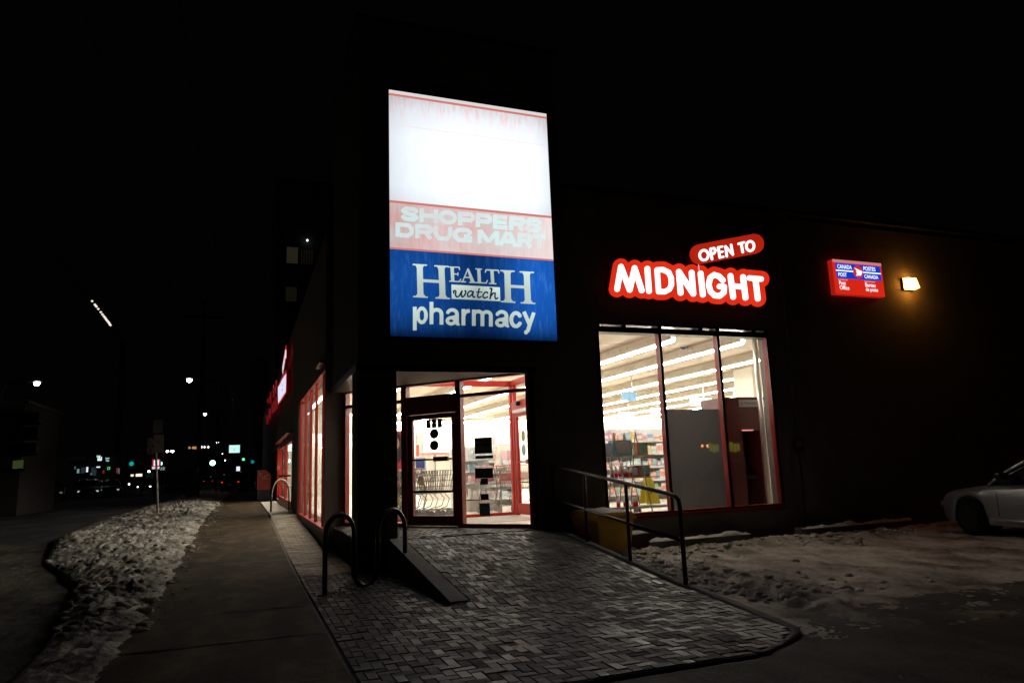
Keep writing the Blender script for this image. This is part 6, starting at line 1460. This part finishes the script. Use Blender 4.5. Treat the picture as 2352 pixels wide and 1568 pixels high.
def facelet(cx0, cy0, cx1, cy1, label, m, bars):
    a = on_y(*cB(cx0, cy0), D-0.3); b = on_y(*cB(cx1, cy1), D-0.3); t = thing('shop_sign', label, 'sign', ((a.x+b.x)/2, D, b.z))
    add('sign_box', MB().box(a.x, b.x, D-0.2, D-0.005, b.z, a.z), M_black, t)
    for u0, u1, v0, v1, mm in bars: add('letter_bar', MB().box(a.x+(b.x-a.x)*u0, a.x+(b.x-a.x)*u1, D-0.23, D-0.201, b.z+(a.z-b.z)*v0, b.z+(a.z-b.z)*v1), mm, t)
M_sg = emit('sign_green', (0.15, 0.9, 0.25), 0.8)
facelet(750, 225, 802, 278, 'bright green and white shop sign over the row of shops', None, ((0, 0.25, 0.6, 1, M_sg), (0.2, 0.35, 0, 0.9, M_shw), (0.45, 0.65, 0.3, 0.95, M_shw), (0.3, 0.95, 0, 0.3, M_shw), (0.75, 0.95, 0.3, 0.7, M_shw)))
facelet(836, 250, 872, 285, 'pale teal shop sign right of the green and white one', None, ((0, 1, 0.75, 1, emit('sign_teal', (0.4, 0.8, 0.75), 0.7)), (0.1, 0.9, 0.35, 0.55, MATS['sign_teal']), (0.2, 1, 0, 0.2, MATS['sign_teal'])))
facelet(855, 340, 880, 365, 'small green ring shop sign low on the row of shops', None, ((0, 1, 0.8, 1, M_sg), (0, 1, 0, 0.2, M_sg), (0, 0.2, 0.2, 0.8, M_sg), (0.8, 1, 0.2, 0.8, M_sg)))
facelet(470, 230, 650, 280, 'dim unlit letters on the facade of the row of shops', None, tuple((k/9, k/9+0.05, 0.1, 0.9, mat('dim_letter', (0.14, 0.14, 0.13), 0.6)) for k in range(9)))
# towers right of the road, behind the drugstore
p = [on_y(*c, 60) for c in ((662, 548), (688, 588), (660, 645), (685, 680))]
block('apartment_tower', 'dark apartment tower behind the drugstore with pale lit curtains', p[0].x-0.8, p[0].x+14, 62, 78, 27, M_fb2,
      [(p[0].x, p[1].z-0.1, p[1].x-p[0].x, p[0].z-p[1].z, M_lw), (p[2].x, p[3].z, p[3].x-p[2].x, p[2].z-p[3].z, M_lw2)]+
      [(p[1].x+0.25+0.22*k, p[1].z-0.1, 0.10, 1.3, M_lw2) for k in range(5)]+[(p[0].x+4+2.2*k, 3+3.5*j, 1.2, 1.5, M_dk) for k in range(4) for j in range(6)], 'y0')
# small porch bulbs by the tower window
q = on_y(706, 552, 61.7); o = thing('balcony_lamp', 'tiny bright balcony lamp beside the lit tower window', 'lamp', q); add('bulb', MB().lathe(q, [(0.03, -0.1), (0.1, 0), (0.03, 0.1)], 10), emit('balcony_bulb', (0.85, 1.0, 0.95), 2.5), o); add('bracket', MB().box(q.x-0.02, q.x+0.02, q.y+0.1, q.y+0.3, q.z, q.z+0.04), M_black, o)
block('far_block', 'black far building closing the street on the right', on_y(575, 1000, 95).x, on_y(575, 1000, 95).x+14, 95, 110, 16, M_fb2, [(on_y(590, 1000, 95).x+2*k, 4+3*j, 1, 1.4, M_dk) for k in range(5) for j in range(3)], 'y0')
# slanted string of bulbs in the sky over the road, on a crane jib
cC = crop(200, 720, 100/1307)
pts = [(397, 425), (485, 540), (515, 578), (538, 605), (598, 683), (678, 785), (732, 858), (780, 920), (815, 965), (850, 1015), (880, 1055), (905, 1085), (930, 1115), (950, 1140), (970, 1180), (995, 1210)]
Dc = 95; a = on_y(*cC(397, 425), Dc); b = on_y(*cC(995, 1210), Dc)
CR_ = thing('crane', 'distant construction crane whose slanted jib carries a string of bulbs', 'crane', (b.x+1.5, Dc, 0.1))
add('jib', MB().tube([(a.x-4, Dc+0.2, a.z+5.2), (b.x+1.5, Dc+0.2, b.z-2.0)], 0.07, 6), M_black, CR_)
add('mast', MB().box(b.x+1.2, b.x+1.8, Dc, Dc+0.6, 0, b.z-1.9), M_rubber, CR_)
for k, c in enumerate(pts):
    q = on_y(*cC(*c), Dc); add('bulb', MB().lathe(q, [(0.02, -0.13), (0.13, -0.04), (0.13, 0.05), (0.02, 0.13)], 8), emit('warm_bulb', (1.0, 0.86, 0.72), 1.0), CR_)
# far string lights over the road by the pole
for k, X in enumerate((1660, 1695, 1710, 1725, 1780, 1808, 1845)):
    q = on_y(*cB(X, 152 if k < 4 else 145), 170); m_ = emit('amber_far', (1.0, 0.45, 0.15), 0.5) if k < 4 else emit('white_far', (1, 0.9, 0.8), 1.3)
    o = thing('road_light', f'tiny {"amber" if k < 4 else "white"} light, {order[k]} from the left in the far row over the road', 'light', (q.x, q.y, gz(q.y)), 0, 'far row of lights over the road')
    add('bulb', MB().lathe(q, [(0.05, -0.3), (0.28, 0), (0.05, 0.3)], 8), m_, o); add('mast', MB().tube([(q.x, q.y+0.3, gz(q.y)), (q.x, q.y+0.3, q.z)], 0.05, 5), M_black, o)

# lit board across the lot, seen as a reflection in the window
Yb = -5.0
a = on_y(*c4(905, 888), 22.2-Yb); b = on_y(*c4(1140, 962), 22.2-Yb)
LB = thing('led_board', 'yellow green lit board with two amber lamps mirrored in the window glass', 'lit board', ((a.x+b.x)/2, Yb, GZ))
add('board_case', MB().box(a.x-0.5, b.x+0.1, Yb-0.3, Yb-0.01, b.z-0.1, a.z+0.1), M_black, LB); add('board_post', MB().tube([((a.x+b.x)/2, Yb-0.2, GZ-0.1), ((a.x+b.x)/2, Yb-0.2, b.z-0.1)], 0.06), M_black, LB)
M_led = emit('led_yellow', (0.55, 0.6, 0.05), 2.6); x = a.x; k = 0
while x < b.x-0.05:
    add('display_cell', MB().box(x, x+(b.x-a.x)/11, Yb-0.009, Yb, b.z+(0.02 if k % 2 else 0.1), a.z-(0.08 if k % 3 else 0)), M_led, LB); x += (b.x-a.x)/9; k += 1
for px in (868, 905):
    q = on_y(*c4(px, 912), 22.2-Yb); add('amber_lamp', MB().lathe((q.x-0.08, Yb, q.z), [(0.07, 0), (0.07, 0.02)], 14, 'y'), emit('amber_marker', (1.0, 0.33, 0.06), 22), LB)
